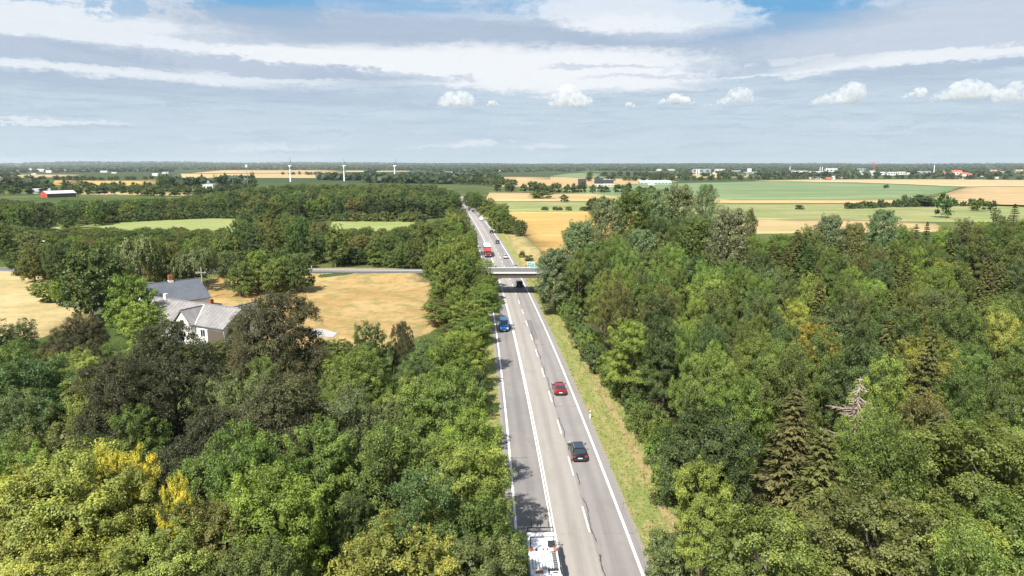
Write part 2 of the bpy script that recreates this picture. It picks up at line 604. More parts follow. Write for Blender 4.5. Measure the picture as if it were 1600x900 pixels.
# sheets that follow the ground: strips along the road and field polygons
def strip(name, s0, s1, y0, y1, dz, mat, step=3.0, nx=2, zfun=None):
    ys = np.arange(y0, y1 + 1e-6, step)
    V = []; F = []
    for y in ys:
        hd = float(road_head(y)); L = math.sqrt(1 + hd * hd)
        for k in range(nx + 1):
            s = s0 + (s1 - s0) * k / nx
            x, yy = _rx(y) + s / L, y - s * hd / L
            z = (gz(x, yy) if zfun is None else zfun) + dz
            V.append((x, yy, z))
    n = nx + 1
    for i in range(len(ys) - 1):
        for k in range(nx):
            F.append((i * n + k, i * n + k + 1, (i + 1) * n + k + 1, (i + 1) * n + k))
    me = bpy.data.meshes.new(name); me.from_pydata(V, [], F); me.materials.append(mat)
    me.polygons.foreach_set('use_smooth', [True] * len(F))
    uv = me.uv_layers.new(name='lane')                       # u: metres across the road, v: metres along it
    co = [(s0 + (s1 - s0) * (i % n) / nx, float(ys[i // n])) for i in range(len(V))]
    uv.data.foreach_set('uv', [c for f in F for i in f for c in co[i]])
    return tag(link(name, me), kind='structure')


def drape(name, poly, dz, mat, step, skirt=0.3):
    """field laid over the ground inside a plan polygon, with an edge of its own thickness"""
    P = np.array(poly)
    n = len(P)
    B = []
    for i in range(n):
        a, b = P[i], P[(i + 1) % n]
        k = max(1, int(np.hypot(*(b - a)) / step))
        for q in range(k): B.append(a + (b - a) * q / k)
    B = np.array(B)
    lo, hi = P.min(0), P.max(0)
    gx, gy = np.meshgrid(np.arange(lo[0], hi[0], step), np.arange(lo[1], hi[1], step))
    pts = np.stack([gx.ravel(), gy.ravel()], -1)

    def inside(pt):
        x, y = pt; c = False; j = len(B) - 1
        for i in range(len(B)):
            if (B[i][1] > y) != (B[j][1] > y) and x < (B[j][0] - B[i][0]) * (y - B[i][1]) / (B[j][1] - B[i][1] + 1e-12) + B[i][0]: c = not c
            j = i
        return c
    inn = [p for p in pts if inside(p) and np.min(np.hypot(*(B - p).T)) > step * .45]
    allp = [Vector(p) for p in B] + [Vector(p) for p in inn]
    nb = len(B)
    vo, _, fo, *_r = delaunay_2d_cdt(allp, [(i, (i + 1) % nb) for i in range(nb)], [], 1, 1e-4)
    V = [(v.x, v.y, gz(v.x, v.y) + dz) for v in vo]
    F = [tuple(f) for f in fo]
    me = bpy.data.meshes.new(name)
    # skirt
    base = len(V)
    if skirt:
        V += [(V[i][0], V[i][1], V[i][2] - skirt) for i in range(nb)]
        F += [(i, base + i, base + (i + 1) % nb, (i + 1) % nb) for i in range(nb)]
    me.from_pydata(V, [], F); me.materials.append(mat)
    me.polygons.foreach_set('use_smooth', [True] * len(F))
    return tag(link(name, me), kind='structure')


def asphalt(name, base, warm, lane=None):
    m, t, p = new_mat(name)
    g = t.node('ShaderNodeTexCoord').outputs['Object']
    a = t.noise(g, 0.06, 4, 0.6); b = t.noise(g, 1.2, 5, 0.7); c = t.noise(g, 9.0, 3, 0.7)
    st = t.noise(t.mapping(g, (1.6, 0.03, 1)), 0.9, 4, 0.6)      # wheel tracks and drips along the lanes
    colr = t.mix(t.ss(a, .35, .65), base, warm)
    colr = t.mix(t.m('MULTIPLY', t.ss(st, .5, .72), .4), colr, tuple(v * .72 for v in base))
    k = t.m('ADD', .80, t.m('MULTIPLY', t.m('ADD', t.m('MULTIPLY', b, .6), t.m('MULTIPLY', c, .4)), .40))
    colr = t.mix(1.0, colr, t.comb(k, k, k), 'MULTIPLY')
    if lane is not None:
        uvn = t.node('ShaderNodeUVMap', uv_map='lane').outputs[0]
        u, v, _z = t.sep(uvn)
        wob = t.noise(t.comb(0.0, v, 0.0), .03, 3, .6)
        uu = t.m('ADD', u, t.m('MULTIPLY', t.m('SUBTRACT', wob, .5), .5))
        # oil drip line between the wheels, polished tracks under them
        d0 = t.m('ABSOLUTE', t.m('SUBTRACT', uu, lane))
        drip = t.m('SUBTRACT', 1.0, t.ss(d0, .1, .62))
        trk = t.m('SUBTRACT', 1.0, t.ss(t.m('ABSOLUTE', t.m('SUBTRACT', d0, .85)), .08, .5))
        along = t.noise(t.comb(u, t.m('MULTIPLY', v, .06), 0.0), 1.1, 4, .6)
        colr = t.mix(t.m('MULTIPLY', drip, t.m('MULTIPLY', along, .55)), colr, tuple(q * .66 for q in base))
        colr = t.mix(t.m('MULTIPLY', trk, t.m('MULTIPLY', along, .35)), colr, tuple(q * 1.22 for q in warm))
        # cross cracks and paving joints
        vn = t.m('ADD', v, t.m('MULTIPLY', t.noise(t.comb(u, t.m('MULTIPLY', v, .2), 0.0), 1.3, 4, .7), 1.6))
        fr = t.m('FRACT', t.m('MULTIPLY', vn, 1 / 17.3))
        crk = t.m('MULTIPLY', t.m('SUBTRACT', 1.0, t.ss(t.m('ABSOLUTE', t.m('SUBTRACT', fr, .5)), .002, .006)), t.ss(t.noise(t.comb(u, v, 4.0), .35, 2, .5), .5, .6))
        colr = t.mix(t.m('MULTIPLY', crk, .7), colr, (.05, .048, .046))
        vor = t.noise(t.comb(u, t.m('MULTIPLY', v, .35), 0.0), .55, 2, .4)
        colr = t.mix(t.m('MULTIPLY', t.ss(vor, .58, .62), .22), colr, tuple(q * .8 for q in base))
    t.l.new(colr, p.inputs['Base Color'])
    p.inputs['Roughness'].default_value = 0.85; p.inputs['Specular IOR Level'].default_value = 0.25
    t.l.new(t.bump(c, 0.25, 0.02), p.inputs['Normal'])
    return m


ASPH_L = asphalt('asphalt_oncoming', (0.185, 0.172, 0.168), (0.215, 0.198, 0.185), -1.75)
ASPH_M = asphalt('asphalt_passing', (0.265, 0.245, 0.222), (0.285, 0.262, 0.235), 1.8)
ASPH_R = asphalt('asphalt_slow', (0.205, 0.19, 0.182), (0.235, 0.217, 0.205), 5.25)
ASPH_X = asphalt('asphalt_side_road', (0.105, 0.103, 0.10), (0.13, 0.127, 0.122))


def paint_material():
    m, t, p = new_mat('road_paint')
    g = t.node('ShaderNodeTexCoord').outputs['Object']
    a = t.noise(g, 1.5, 5, .7); b = t.noise(g, 12, 3, .7)
    wear = t.m('MULTIPLY', t.ss(t.m('ADD', t.m('MULTIPLY', a, .6), t.m('MULTIPLY', b, .4)), .5, .68), .45)
    t.l.new(t.mix(wear, (0.70, 0.68, 0.645), (0.40, 0.38, 0.35)), p.inputs['Base Color'])
    p.inputs['Roughness'].default_value = 0.7
    return m


PAINT = paint_material()
TAR = simple('tar_seal', (0.055, 0.052, 0.05), 0.55, var=.2)
PATCHM = asphalt('asphalt_patch', (0.15, 0.142, 0.138), (0.165, 0.155, 0.15))

RZ = 0.0
Y0, Y1 = -30, 760
strip('road_shoulder', -4.45, 8.1, Y0, Y1, -0.012, simple('gravel', (0.22, 0.2, 0.165), .95, var=.3, scale=6), 3, 2, 0.0)
strip('road_surface', -4.1, 0.0, Y0, Y1, 0.0, ASPH_L, 3, 2, 0.0)
strip('road_surface', 0.0, 3.55, Y0, Y1, 0.0, ASPH_M, 3, 2, 0.0)
strip('road_surface', 3.55, 7.7, Y0, Y1, 0.0, ASPH_R, 3, 2, 0.0)
strip('road_marking', -3.70, -3.45, Y0, Y1, 0.006, PAINT, 3, 1, 0.0)
strip('road_marking', 6.86, 7.12, Y0, Y1, 0.006, PAINT, 3, 1, 0.0)
strip('road_marking', -0.2, -0.07, Y0, Y1, 0.006, PAINT, 3, 1, 0.0)
strip('road_marking', 0.07, 0.2, Y0, Y1, 0.006, PAINT, 3, 1, 0.0)
dash_mat = PAINT
yd = 60.0 - 12.1 * 5
while yd < 520:
    strip('road_marking', 3.36, 3.51, yd, yd + 5.0, 0.006, PAINT, 2.5, 1, 0.0)
    yd += 12.1
# tar-sealed cracks winding beside the lane line
cr = random.Random(4)
ycr = 46.0
while ycr < 135:
    L = cr.uniform(3, 9)
    m = MB()
    pts = []
    k = int(L / 0.35) + 2
    for i in range(k):
        y = ycr + L * i / (k - 1)
        s = 3.78 + 0.10 * math.sin(y * 0.9) + cr.uniform(-.05, .05)
        w = (0.03 + 0.035 * cr.random()) * (0.4 if i in (0, k - 1) else 1) * (1.8 if cr.random() < .08 else 1)
        pts.append((y, s, w))
    V = []
    for y, s, w in pts:
        hd = float(road_head(y))
        for q in (-w, w): V.append((_rx(y) + s + q, y - (s + q) * hd, 0.007))
    m._add(V, [(2 * i, 2 * i + 1, 2 * i + 3, 2 * i + 2) for i in range(k - 1)])
    o = m.build('tar_seam', TAR); tag(o, kind='structure')
    ycr += L + cr.uniform(0.3, 4.0)
strip('road_patch', 3.62, 4.75, 133, 152, 0.004, PATCHM, 2.5, 1, 0.0)

VERGE = field_material('verge_grass', (0.165, 0.20, 0.055), (0.215, 0.225, 0.07), (0.29, 0.24, 0.105), 0.20, (1, .3, 1), fine=2.4)
DRYBAND = field_material('dry_verge_band', (0.22, 0.205, 0.075), (0.31, 0.24, 0.11), (0.32, 0.225, 0.115), 0.25, (1, .25, 1), fine=2.4)
DRYGRASS = field_material('dry_grass', (0.30, 0.19, 0.07), (0.37, 0.262, 0.118), (0.195, 0.172, 0.064), 0.055, (1, 1, 1), fine=0.8)
STRAW = field_material('straw', (0.43, 0.325, 0.165), (0.37, 0.28, 0.13), (0.28, 0.24, 0.11), 0.05, (.7, 1, 1), fine=0.9)
WHEAT = field_material('ripe_wheat', (0.40, 0.245, 0.065), (0.47, 0.32, 0.115), (0.33, 0.22, 0.08), 0.022, (.35, 1, 1), rows=(0.02, .45, (.30, .21, .085), .86, .97), rowdir=R_(72), fine=0.3)
STUB = field_material('stubble', (0.40, 0.285, 0.145), (0.37, 0.27, 0.13), (0.29, 0.24, 0.105), 0.010, (.3, 1, 1), rows=(0.016, .4, (.33, .255, .115), .7, .95), rowdir=R_(80), fine=0.1)
MEADOW = field_material('meadow', (0.19, 0.235, 0.07), (0.215, 0.245, 0.085), (0.26, 0.265, 0.105), 0.02, (.5, 1, 1), fine=0.3)
CROP = field_material('beet_crop', (0.095, 0.155, 0.072), (0.125, 0.18, 0.08), (0.19, 0.22, 0.105), 0.006, (.25, 1, 1), rows=(0.011, .45, (.20, .225, .11), .85, .97), rowdir=R_(85), fine=0.1)
PASTURE = field_material('pasture', (0.185, 0.21, 0.075), (0.155, 0.19, 0.065), (0.29, 0.255, 0.12), 0.016, (.22, 1, 1), fine=0.15)
BROWN = field_material('brown_stubble', (0.40, 0.27, 0.135), (0.36, 0.25, 0.12), (0.31, 0.23, 0.11), 0.006, (.3, 1, 1), fine=0.06)
HARV = field_material('harvested', (0.34, 0.265, 0.145), (0.30, 0.25, 0.13), (0.25, 0.215, 0.105), 0.008, (1, 1, 1), rows=(0.006, .85, (0.47, 0.36, 0.215)), rowdir=R_(-28), fine=0.06)
HARV2 = field_material('harvested_red', (0.37, 0.25, 0.13), (0.40, 0.29, 0.15), (0.33, 0.26, 0.125), 0.008, (1, 1, 1), rows=(0.007, .6, (0.28, 0.18, 0.095)), rowdir=R_(-35), fine=0.06)
WEDGE = field_material('rough_dry_grass', (0.25, 0.225, 0.085), (0.36, 0.265, 0.12), (0.19, 0.19, 0.065), 0.06, (1, .5, 1), fine=0.8)
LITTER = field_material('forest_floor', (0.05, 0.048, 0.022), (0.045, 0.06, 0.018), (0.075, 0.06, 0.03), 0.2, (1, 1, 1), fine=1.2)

strip('grass_verge', 7.9, 11.2, Y0, 620, 0.012, VERGE, 3, 3)
strip('grass_verge', 11.2, 12.3, Y0, 620, 0.012, DRYBAND, 3, 1)
strip('grass_verge', 12.3, 15.0, Y0, 620, 0.012, VERGE, 3, 2)
strip('grass_verge', -6.6, -4.3, Y0, 620, 0.012, VERGE, 3, 2)


def fpoly(pts, **kw):
    return [unproject(a, b, **kw) for a, b in pts]


drape('dry_field', fpoly([(455, 545), (610, 545), (712, 522), (702, 470), (672, 440), (612, 424), (470, 419), (330, 436), (290, 460), (330, 500), (380, 520)]), 0.25, DRYGRASS, 6, 0.4)
drape('straw_field', fpoly([(-90, 540), (60, 530), (150, 500), (170, 440), (130, 421), (-60, 419), (-160, 440)]), 0.2, STRAW, 6, 0.4)
drape('meadow_field', fpoly([(40, 374), (380, 376), (395, 342), (330, 340), (180, 348), (80, 356)]), 0.15, MEADOW, 10, 0.4)
drape('meadow_field', fpoly([(500, 376), (640, 374), (660, 346), (520, 345)]), 0.15, MEADOW, 10, 0.4)
# far side of the bridge, right of the road
drape('wheat_field', fpoly([(772, 331.5), (1000, 331), (1020, 345), (930, 408), (880, 412), (846, 395), (826, 372)]), 0.16, WHEAT, 14, 0.3)
drape('dry_verge', fpoly([(818, 414), (872, 424), (884, 410), (862, 402), (846, 390), (838, 380), (824, 371), (808, 362), (800, 352), (790, 344), (783, 341), (787, 350), (798, 372), (808, 395)], z=0.0), 0.12, WEDGE, 8, 0.2)
drape('pasture_field', fpoly([(764, 331), (1010, 330.6), (1010, 314.6), (765, 314.6)]), 0.3, PASTURE, 30, 0.5)
drape('stubble_field', fpoly([(758, 314.2), (1012, 314.2), (1000, 304), (960, 302.5), (765, 300.5)]), 0.3, STUB, 40, 0.5)
drape('wheat_field', fpoly([(1120, 366), (1480, 362), (1460, 349), (1330, 344), (1180, 344)]), 0.4, STUB, 14, 0.6)
drape('pasture_field', fpoly([(1060, 343.6), (1700, 348), (1700, 323), (1500, 319), (1060, 317.5)]), 0.3, PASTURE, 26, 0.5)
drape('stubble_field', fpoly([(1000, 317), (1440, 317), (1440, 311.2), (1000, 312)]), 0.3, STUB, 30, 0.5)
drape('crop_field', fpoly([(860, 296), (1000, 311.6), (1420, 310.8), (1480, 300), (1500, 292), (1330, 285.5), (1200, 283), (1010, 287.5), (930, 290)]), 0.35, CROP, 60, 0.6)
drape('harvested_field', fpoly([(1436, 318.5), (1800, 330), (1800, 296), (1560, 291), (1512, 292.6), (1484, 300.4)]), 0.3, HARV2, 40, 0.6)
drape('harvested_field', fpoly([(1180, 282.4), (1340, 285), (1506, 291.4), (1560, 290.4), (1800, 295.4), (1800, 283), (1480, 280.2), (1260, 280.6)]), 0.35, HARV, 60, 0.6)
drape('brown_field', fpoly([(770, 291), (900, 293), (1000, 288), (1060, 284), (1040, 280.5), (940, 279), (880, 276.5), (778, 276)]), 0.3, BROWN, 90, 0.6)
drape('crop_field', fpoly([(858, 275.6), (940, 278.4), (962, 274.0), (918, 269.4), (884, 271.6)]), 0.3, CROP, 120, 0.6)
drape('stubble_field', fpoly([(1050, 277.5), (1180, 277), (1170, 272), (1056, 271.6)]), 0.3, STUB, 200, 0.8)
drape('stubble_field', fpoly([(1290, 276), (1330, 276.5), (1330, 271), (1290, 271)]), 0.3, STUB, 200, 0.8)
drape('wheat_field', fpoly([(-200, 291), (120, 289), (120, 281.5), (-200, 281)]), 0.4, WHEAT, 60, 0.6)
drape('wheat_field', fpoly([(118, 292.5), (250, 294), (252, 282.5), (126, 282)]), 0.4, WHEAT, 60, 0.6)
drape('stubble_field', fpoly([(-100, 278), (110, 277), (130, 272.6), (-100, 273)]), 0.4, STUB, 120, 0.6)
drape('stubble_field', fpoly([(285, 277.6), (560, 278), (560, 270.8), (280, 271.4)]), 0.4, STUB, 120, 0.6)
drape('stubble_field', fpoly([(300, 270.5), (540, 270), (520, 265.8), (350, 266)]), 0.4, BROWN, 200, 0.6)
drape('stubble_field', fpoly([(540, 268.6), (640, 268.4), (640, 266.4), (540, 266.6)]), 0.4, STUB, 300, 0.6)
drape('brown_field', fpoly([(100, 303), (300, 306), (300, 300.5), (112, 299)]), 0.3, STUB, 40, 0.6)
drape('stubble_field', fpoly([(783, 282), (860, 281), (860, 276.5), (785, 276.5)]), 0.4, BROWN, 120, 0.6)
# leaf litter under the two near woods
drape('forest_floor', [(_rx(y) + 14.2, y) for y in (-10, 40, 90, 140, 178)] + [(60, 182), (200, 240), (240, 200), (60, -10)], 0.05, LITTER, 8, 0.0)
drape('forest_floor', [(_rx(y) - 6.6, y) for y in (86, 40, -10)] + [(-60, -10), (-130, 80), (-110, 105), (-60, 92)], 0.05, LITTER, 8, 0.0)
#@@TREES@@
# ------------------------------------------------------------------ trees: leaf geometry
def unit(a):
    return a / np.maximum(np.linalg.norm(a, axis=-1, keepdims=True), 1e-9)


def sprays(Cn, N, rad, k, leaf, g, droop=0.45, flat=0.65, thick=0.18, out=None, aspect=1.7, tone0=None, hang=0.0):
    """leafy twig ends: each a shallow dome of k leaves round centre Cn facing N. Returns quads (m*k,4,3) and tones."""
    m = len(Cn)
    rad = np.broadcast_to(rad, (m,))
    C = np.repeat(Cn, k, 0); Nn = np.repeat(N, k, 0); Rr = np.repeat(rad, k)
    n = m * k
    t1 = unit(np.cross(Nn, np.where(np.abs(Nn[:, 2:3]) < .9, [[0, 0, 1.]], [[1., 0, 0]])))
    t2 = np.cross(Nn, t1)
    a = g.uniform(0, 2 * np.pi, n); r = np.sqrt(g.uniform(0, 1, n))
    tang = t1 * np.cos(a)[:, None] + t2 * np.sin(a)[:, None]
    pos = C + tang * (r * Rr)[:, None] + Nn * ((-droop * r ** 2 + g.normal(0, thick, n)) * Rr)[:, None]
    pos[:, 2] -= hang * g.uniform(0, 1, n) * Rr
    ln = unit(Nn * flat + tang * (r * .55)[:, None] + g.normal(0, .42, (n, 3)) + np.array([0, 0, .25]))
    d = tang * r[:, None] + g.normal(0, .6, (n, 3)) + np.array([0, 0, -.15])
    u = unit(d - ln * np.sum(d * ln, 1, keepdims=True))
    w = np.cross(ln, u)
    L = leaf * g.uniform(.65, 1.35, n)
    U = u * (L * .5)[:, None]; Wv = w * (L * .5 / aspect)[:, None]; up = ln * (L * .10)[:, None]
    Q = np.stack([pos - U, pos + Wv + up, pos + U, pos - Wv + up], 1)
    base = g.uniform(.2, .8, m) if tone0 is None else tone0
    tone = np.clip(np.repeat(base, k) + g.normal(0, .16, n), 0, 1)
    return Q, tone


def crown_domes(g, R, zc, hz, nd, low=-.55):
    """limb masses of a broad crown: centres, radii"""
    C = []; r = []
    ga = np.pi * (3 - 5 ** .5)
    off = g.uniform(0, 6.28)
    for i in range(nd):
        t = (i + .5) / nd
        z = low + (1 - low) * t
        z = min(z, .97)
        q = math.sqrt(max(0, 1 - z * z))
        a = i * ga + off + g.normal(0, .25)
        k = g.uniform(.52, .74)
        C.append((R * k * q * math.cos(a), R * k * q * math.sin(a), zc + hz * k * z * 1.02 + g.normal(0, .05) * hz))
        r.append(R * g.uniform(.34, .52))
    C.append((0, 0, zc + hz * .1)); r.append(R * .55)
    return np.array(C), np.array(r)


def dome_sprays(g, C, r, zc, spacing, low=-.35, keep=.84, zsq=.9):
    P = []; N = []
    mid = np.array([0, 0, zc])
    for i in range(len(C)):
        n = int(4 * np.pi * r[i] ** 2 / spacing ** 2 * .9)
        v = unit(g.normal(0, 1, (n, 3)))
        o = C[i] - mid
        o = o / (np.linalg.norm(o) + 1e-6)
        v = v[(v @ o > -.45) & (v[:, 2] > low - .25)]
        p = C[i] + v * r[i] * np.array([1, 1, zsq]) * g.uniform(.86, 1.12, (len(v), 1))
        ok = np.ones(len(p), bool)
        for j in range(len(C)):
            if j != i: ok &= np.linalg.norm((p - C[j]) / np.array([1, 1, zsq]), axis=1) > r[j] * keep
        P.append(p[ok]); N.append(v[ok])
    P = np.vstack(P); N = np.vstack(N)
    N = unit(N * .8 + unit(P - mid) * .35 + np.array([0, 0, .5]))
    return P, N


def trunk_mb(H, R, C, r, base=.26, lean=(0, 0), limbs=True, ns=7):
    mb = MB()
    top = H * .72
    pts = [(0, 0, -.6), (0, 0, .2), (lean[0] * .3, lean[1] * .3, top * .45), (lean[0], lean[1], top)]
    mb.path(pts, [base * 1.45, base * 1.05, base * .75, base * .22], ns)
    if limbs:
        for c in C[:-1]:
            z0 = max(H * .16, min(top * .93, c[2] - np.hypot(c[0], c[1]) * .75))
            k = z0 / top
            a = np.array([lean[0] * k, lean[1] * k, z0])
            mdl = a * .45 + c * .55 + np.array([0, 0, .06 * H * .3])
            mb.path([a, mdl, c], [base * .42, base * .26, base * .1], 5)
    return mb


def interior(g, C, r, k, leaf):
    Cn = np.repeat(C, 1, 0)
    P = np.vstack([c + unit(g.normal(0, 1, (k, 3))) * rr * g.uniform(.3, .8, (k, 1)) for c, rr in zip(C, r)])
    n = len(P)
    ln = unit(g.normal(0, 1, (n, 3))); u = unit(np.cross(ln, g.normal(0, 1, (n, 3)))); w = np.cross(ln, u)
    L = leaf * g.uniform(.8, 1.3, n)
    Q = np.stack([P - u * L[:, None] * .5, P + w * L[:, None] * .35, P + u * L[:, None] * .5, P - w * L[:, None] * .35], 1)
    return Q, np.full(n, .12)  # inner leaves toned dark: crown shade put into their colour


PROTO = {}


def boughs(g, P, N, mid, sub, length, style):
    """each bough: a few leafy twig ends strung outwards from P; returns their centres and facings"""
    m = len(P)
    out = unit((P - mid) * np.array([1, 1, .55]))
    up = {'round': .25, 'layer': .02, 'droop': -.35, 'up': .75}[style]
    ax = unit(out + np.array([0, 0, up]) + g.normal(0, .28, (m, 3)))
    lat = unit(np.cross(ax, [0, 0, 1.]))
    f = g.uniform(-.45, 1., (m, sub)); l = g.normal(0, .42, (m, sub)) * (1.1 - .5 * f)
    L = length * g.uniform(.7, 1.25, (m, 1))
    C = P[:, None] + ax[:, None] * (f * L)[..., None] + lat[:, None] * (l * L)[..., None]
    sag = {'round': .12, 'layer': .10, 'droop': .75, 'up': -.05}[style]
    C[..., 2] -= sag * L * np.maximum(f, 0) ** 2 + np.abs(l) * L * .15
    C[..., 2] += g.normal(0, .07, (m, sub)) * L
    Ns = unit(N[:, None] * .45 + ax[:, None] * .35 + np.array([0, 0, .55]) + g.normal(0, .28, (m, sub, 3)))
    tn = np.clip(np.repeat(g.uniform(.2, .75, m)[:, None], sub, 1) + .22 * f + g.normal(0, .07, (m, sub)), 0, 1)
    return C.reshape(-1, 3), Ns.reshape(-1, 3), tn.ravel()


def broad_proto(key, seed, H=15., R=4.6, zc=.56, hz=.44, nd=12, gap=1.3, sub=9, k=36, leaf=.165, srad=.42, length=.85, style='round', low=-.6, hang=0., aspect=1.7, keep=.80, zsq=.9, inner=52, limbs=True, droop=.5, flat=.5, lop=.16, thin=.80):
    g = np.random.default_rng(seed)
    C, r = crown_domes(g, R, H * zc, H * hz, nd, low)
    # one-sided growth and a ragged height make the outline uneven
    a0, a1 = g.uniform(0, 6.28, 2)
    ang = np.arctan2(C[:, 1], C[:, 0])
    kk = 1 + lop * np.cos(ang - a0) + lop * .7 * np.cos(2 * ang - a1)
    C[:, 0] *= kk; C[:, 1] *= kk
    C[:, 2] += g.normal(0, .035 * H, len(C))
    r *= g.uniform(.72, 1.15, len(r))
    mid = np.array([0, 0, H * (zc - hz * .35)])
    P, N = dome_sprays(g, C, r, H * zc, gap * .62, keep=keep, zsq=zsq)
    # thin the boughs out to a spacing that leaves dark gaps
    order = g.permutation(len(P)); kept = []
    for i in order:
        if all((P[i] - P[j]) @ (P[i] - P[j]) > (gap * thin) ** 2 for j in kept): kept.append(i)
    P, N = P[kept], N[kept]
    Cs, Ns, tn = boughs(g, P, N, mid, sub, length, style)
    Q, t = sprays(Cs, Ns, srad * g.uniform(.7, 1.3, len(Cs)), k, leaf, g, droop, flat, hang=hang, aspect=aspect, tone0=tn, thick=.28)
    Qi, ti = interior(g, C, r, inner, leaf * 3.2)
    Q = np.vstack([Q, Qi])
    q = Q.reshape(-1, 3)
    fz = H / np.percentile(q[:, 2], 99.7); fr = R / np.percentile(np.hypot(q[:, 0], q[:, 1]), 97)
    Q = Q * np.array([fr, fr, fz]); C = C * np.array([fr, fr, fz])
    cm = quads_mesh('crown', Q, np.concatenate([t, ti]), LEAF)
    tm = trunk_mb(H, R, C, r, limbs=limbs).mesh('trunk', BARK, smooth=60)
    PROTO[key] = (cm, tm, H, R)


def spruce_proto(key, seed, H=18., R=3.0, levels=26, k=16, leaf=.42, dead=False, z0=.16, cones=False):
    g = np.random.default_rng(seed)
    wild = .45 if dead else .12
    mb = MB()
    mb.path([(0, 0, -.6), (0, 0, H * .5), (0, 0, H)], [.24, .15, .03], 6)
    Qs = []; T = []
    for i in range(levels):
        t = i / (levels - 1)
        z = H * (z0 + (.985 - z0) * t)
        z += g.normal(0, wild * .5)
        Lb = R * ((1 - t) ** .75 * .97 + .06) * g.uniform(1 - wild * 1.2, 1 + wild)
        nb = int(5 + 5 * (1 - t)) if not dead else int(g.integers(3, 6))
        off = g.uniform(0, 6.28)
        for b in range(nb):
            a = off + 6.283 * b / nb + g.normal(0, .15)
            L = Lb * g.uniform(.7 - wild * .5, 1.12 + wild * .4)
            if dead: a += g.normal(0, .5)
            dirn = np.array([math.cos(a), math.sin(a), 0])
            up = .35 * t - .12 + (g.normal(-.52, .22) if dead else 0)
            p0 = np.array([0, 0, z]); p1 = p0 + dirn * L * .55 + np.array([0, 0, L * (up - .05)]); p2 = p0 + dirn * L + np.array([0, 0, L * (up - .22 + .12)])
            if dead:
                mb.path([p0, p1, p2], [.07, .05, .02], 4)
                for q in range(11):
                    f = g.uniform(.25, 1.); pp = p0 * (1 - f) + p2 * f; pp[2] = np.interp(f, [0, .55, 1], [p0[2], p1[2], p2[2]])
                    sdir = np.cross(dirn, [0, 0, 1]) * g.choice([-1, 1]) * .7 + dirn * .5 + np.array([0, 0, g.uniform(-.5, .1)])
                    mb.path([pp, pp + sdir * L * .28 * g.uniform(.6, 1.2)], [.035, .012], 3)
                continue
            nn = max(4, int(k * (.45 + .55 * L / R)))
            f = g.uniform(.12, 1.05, nn)
            base = np.stack([np.interp(f, [0, .55, 1.05], [p0[c], p1[c], p2[c]]) for c in range(3)], -1)
            sd = np.cross(dirn, [0, 0, 1])
            off2 = (g.uniform(-1, 1, nn) * L * .26 * (1.15 - f * .75))
            pos = base + sd * off2[:, None] + np.array([0, 0, -1]) * (np.abs(off2) * .45 + g.uniform(0, .22, nn))[:, None]
            ln = unit(np.array([0, 0, 1.]) + dirn * .35 + g.normal(0, .35, (nn, 3)))
            d = dirn * 1.0 + sd * np.sign(off2)[:, None] * .7 + np.array([0, 0, -.35]) + g.normal(0, .25, (nn, 3))
            u = unit(d - ln * np.sum(d * ln, 1, keepdims=True)); w = np.cross(ln, u)
            Lf = leaf * g.uniform(.7, 1.4, nn)
            Qs.append(np.stack([pos - u * (Lf * .5)[:, None], pos + w * (Lf * .2)[:, None] + ln * .03, pos + u * (Lf * .62)[:, None], pos - w * (Lf * .2)[:, None] + ln * .03], 1))
            T.append(np.clip(g.uniform(.25, .65) + .3 * (f - .6) + g.normal(0, .1, nn), 0, 1))
    if dead:
        cm = None
        g2 = np.random.default_rng(seed + 1)
        tm = mb.mesh('trunk', DEADWOOD)
    else:
        cm = quads_mesh('crown', np.vstack(Qs), np.concatenate(T), LEAF)
        tm = mb.mesh('trunk', BARK, smooth=60)
    PROTO[key] = (cm, tm, H, R)


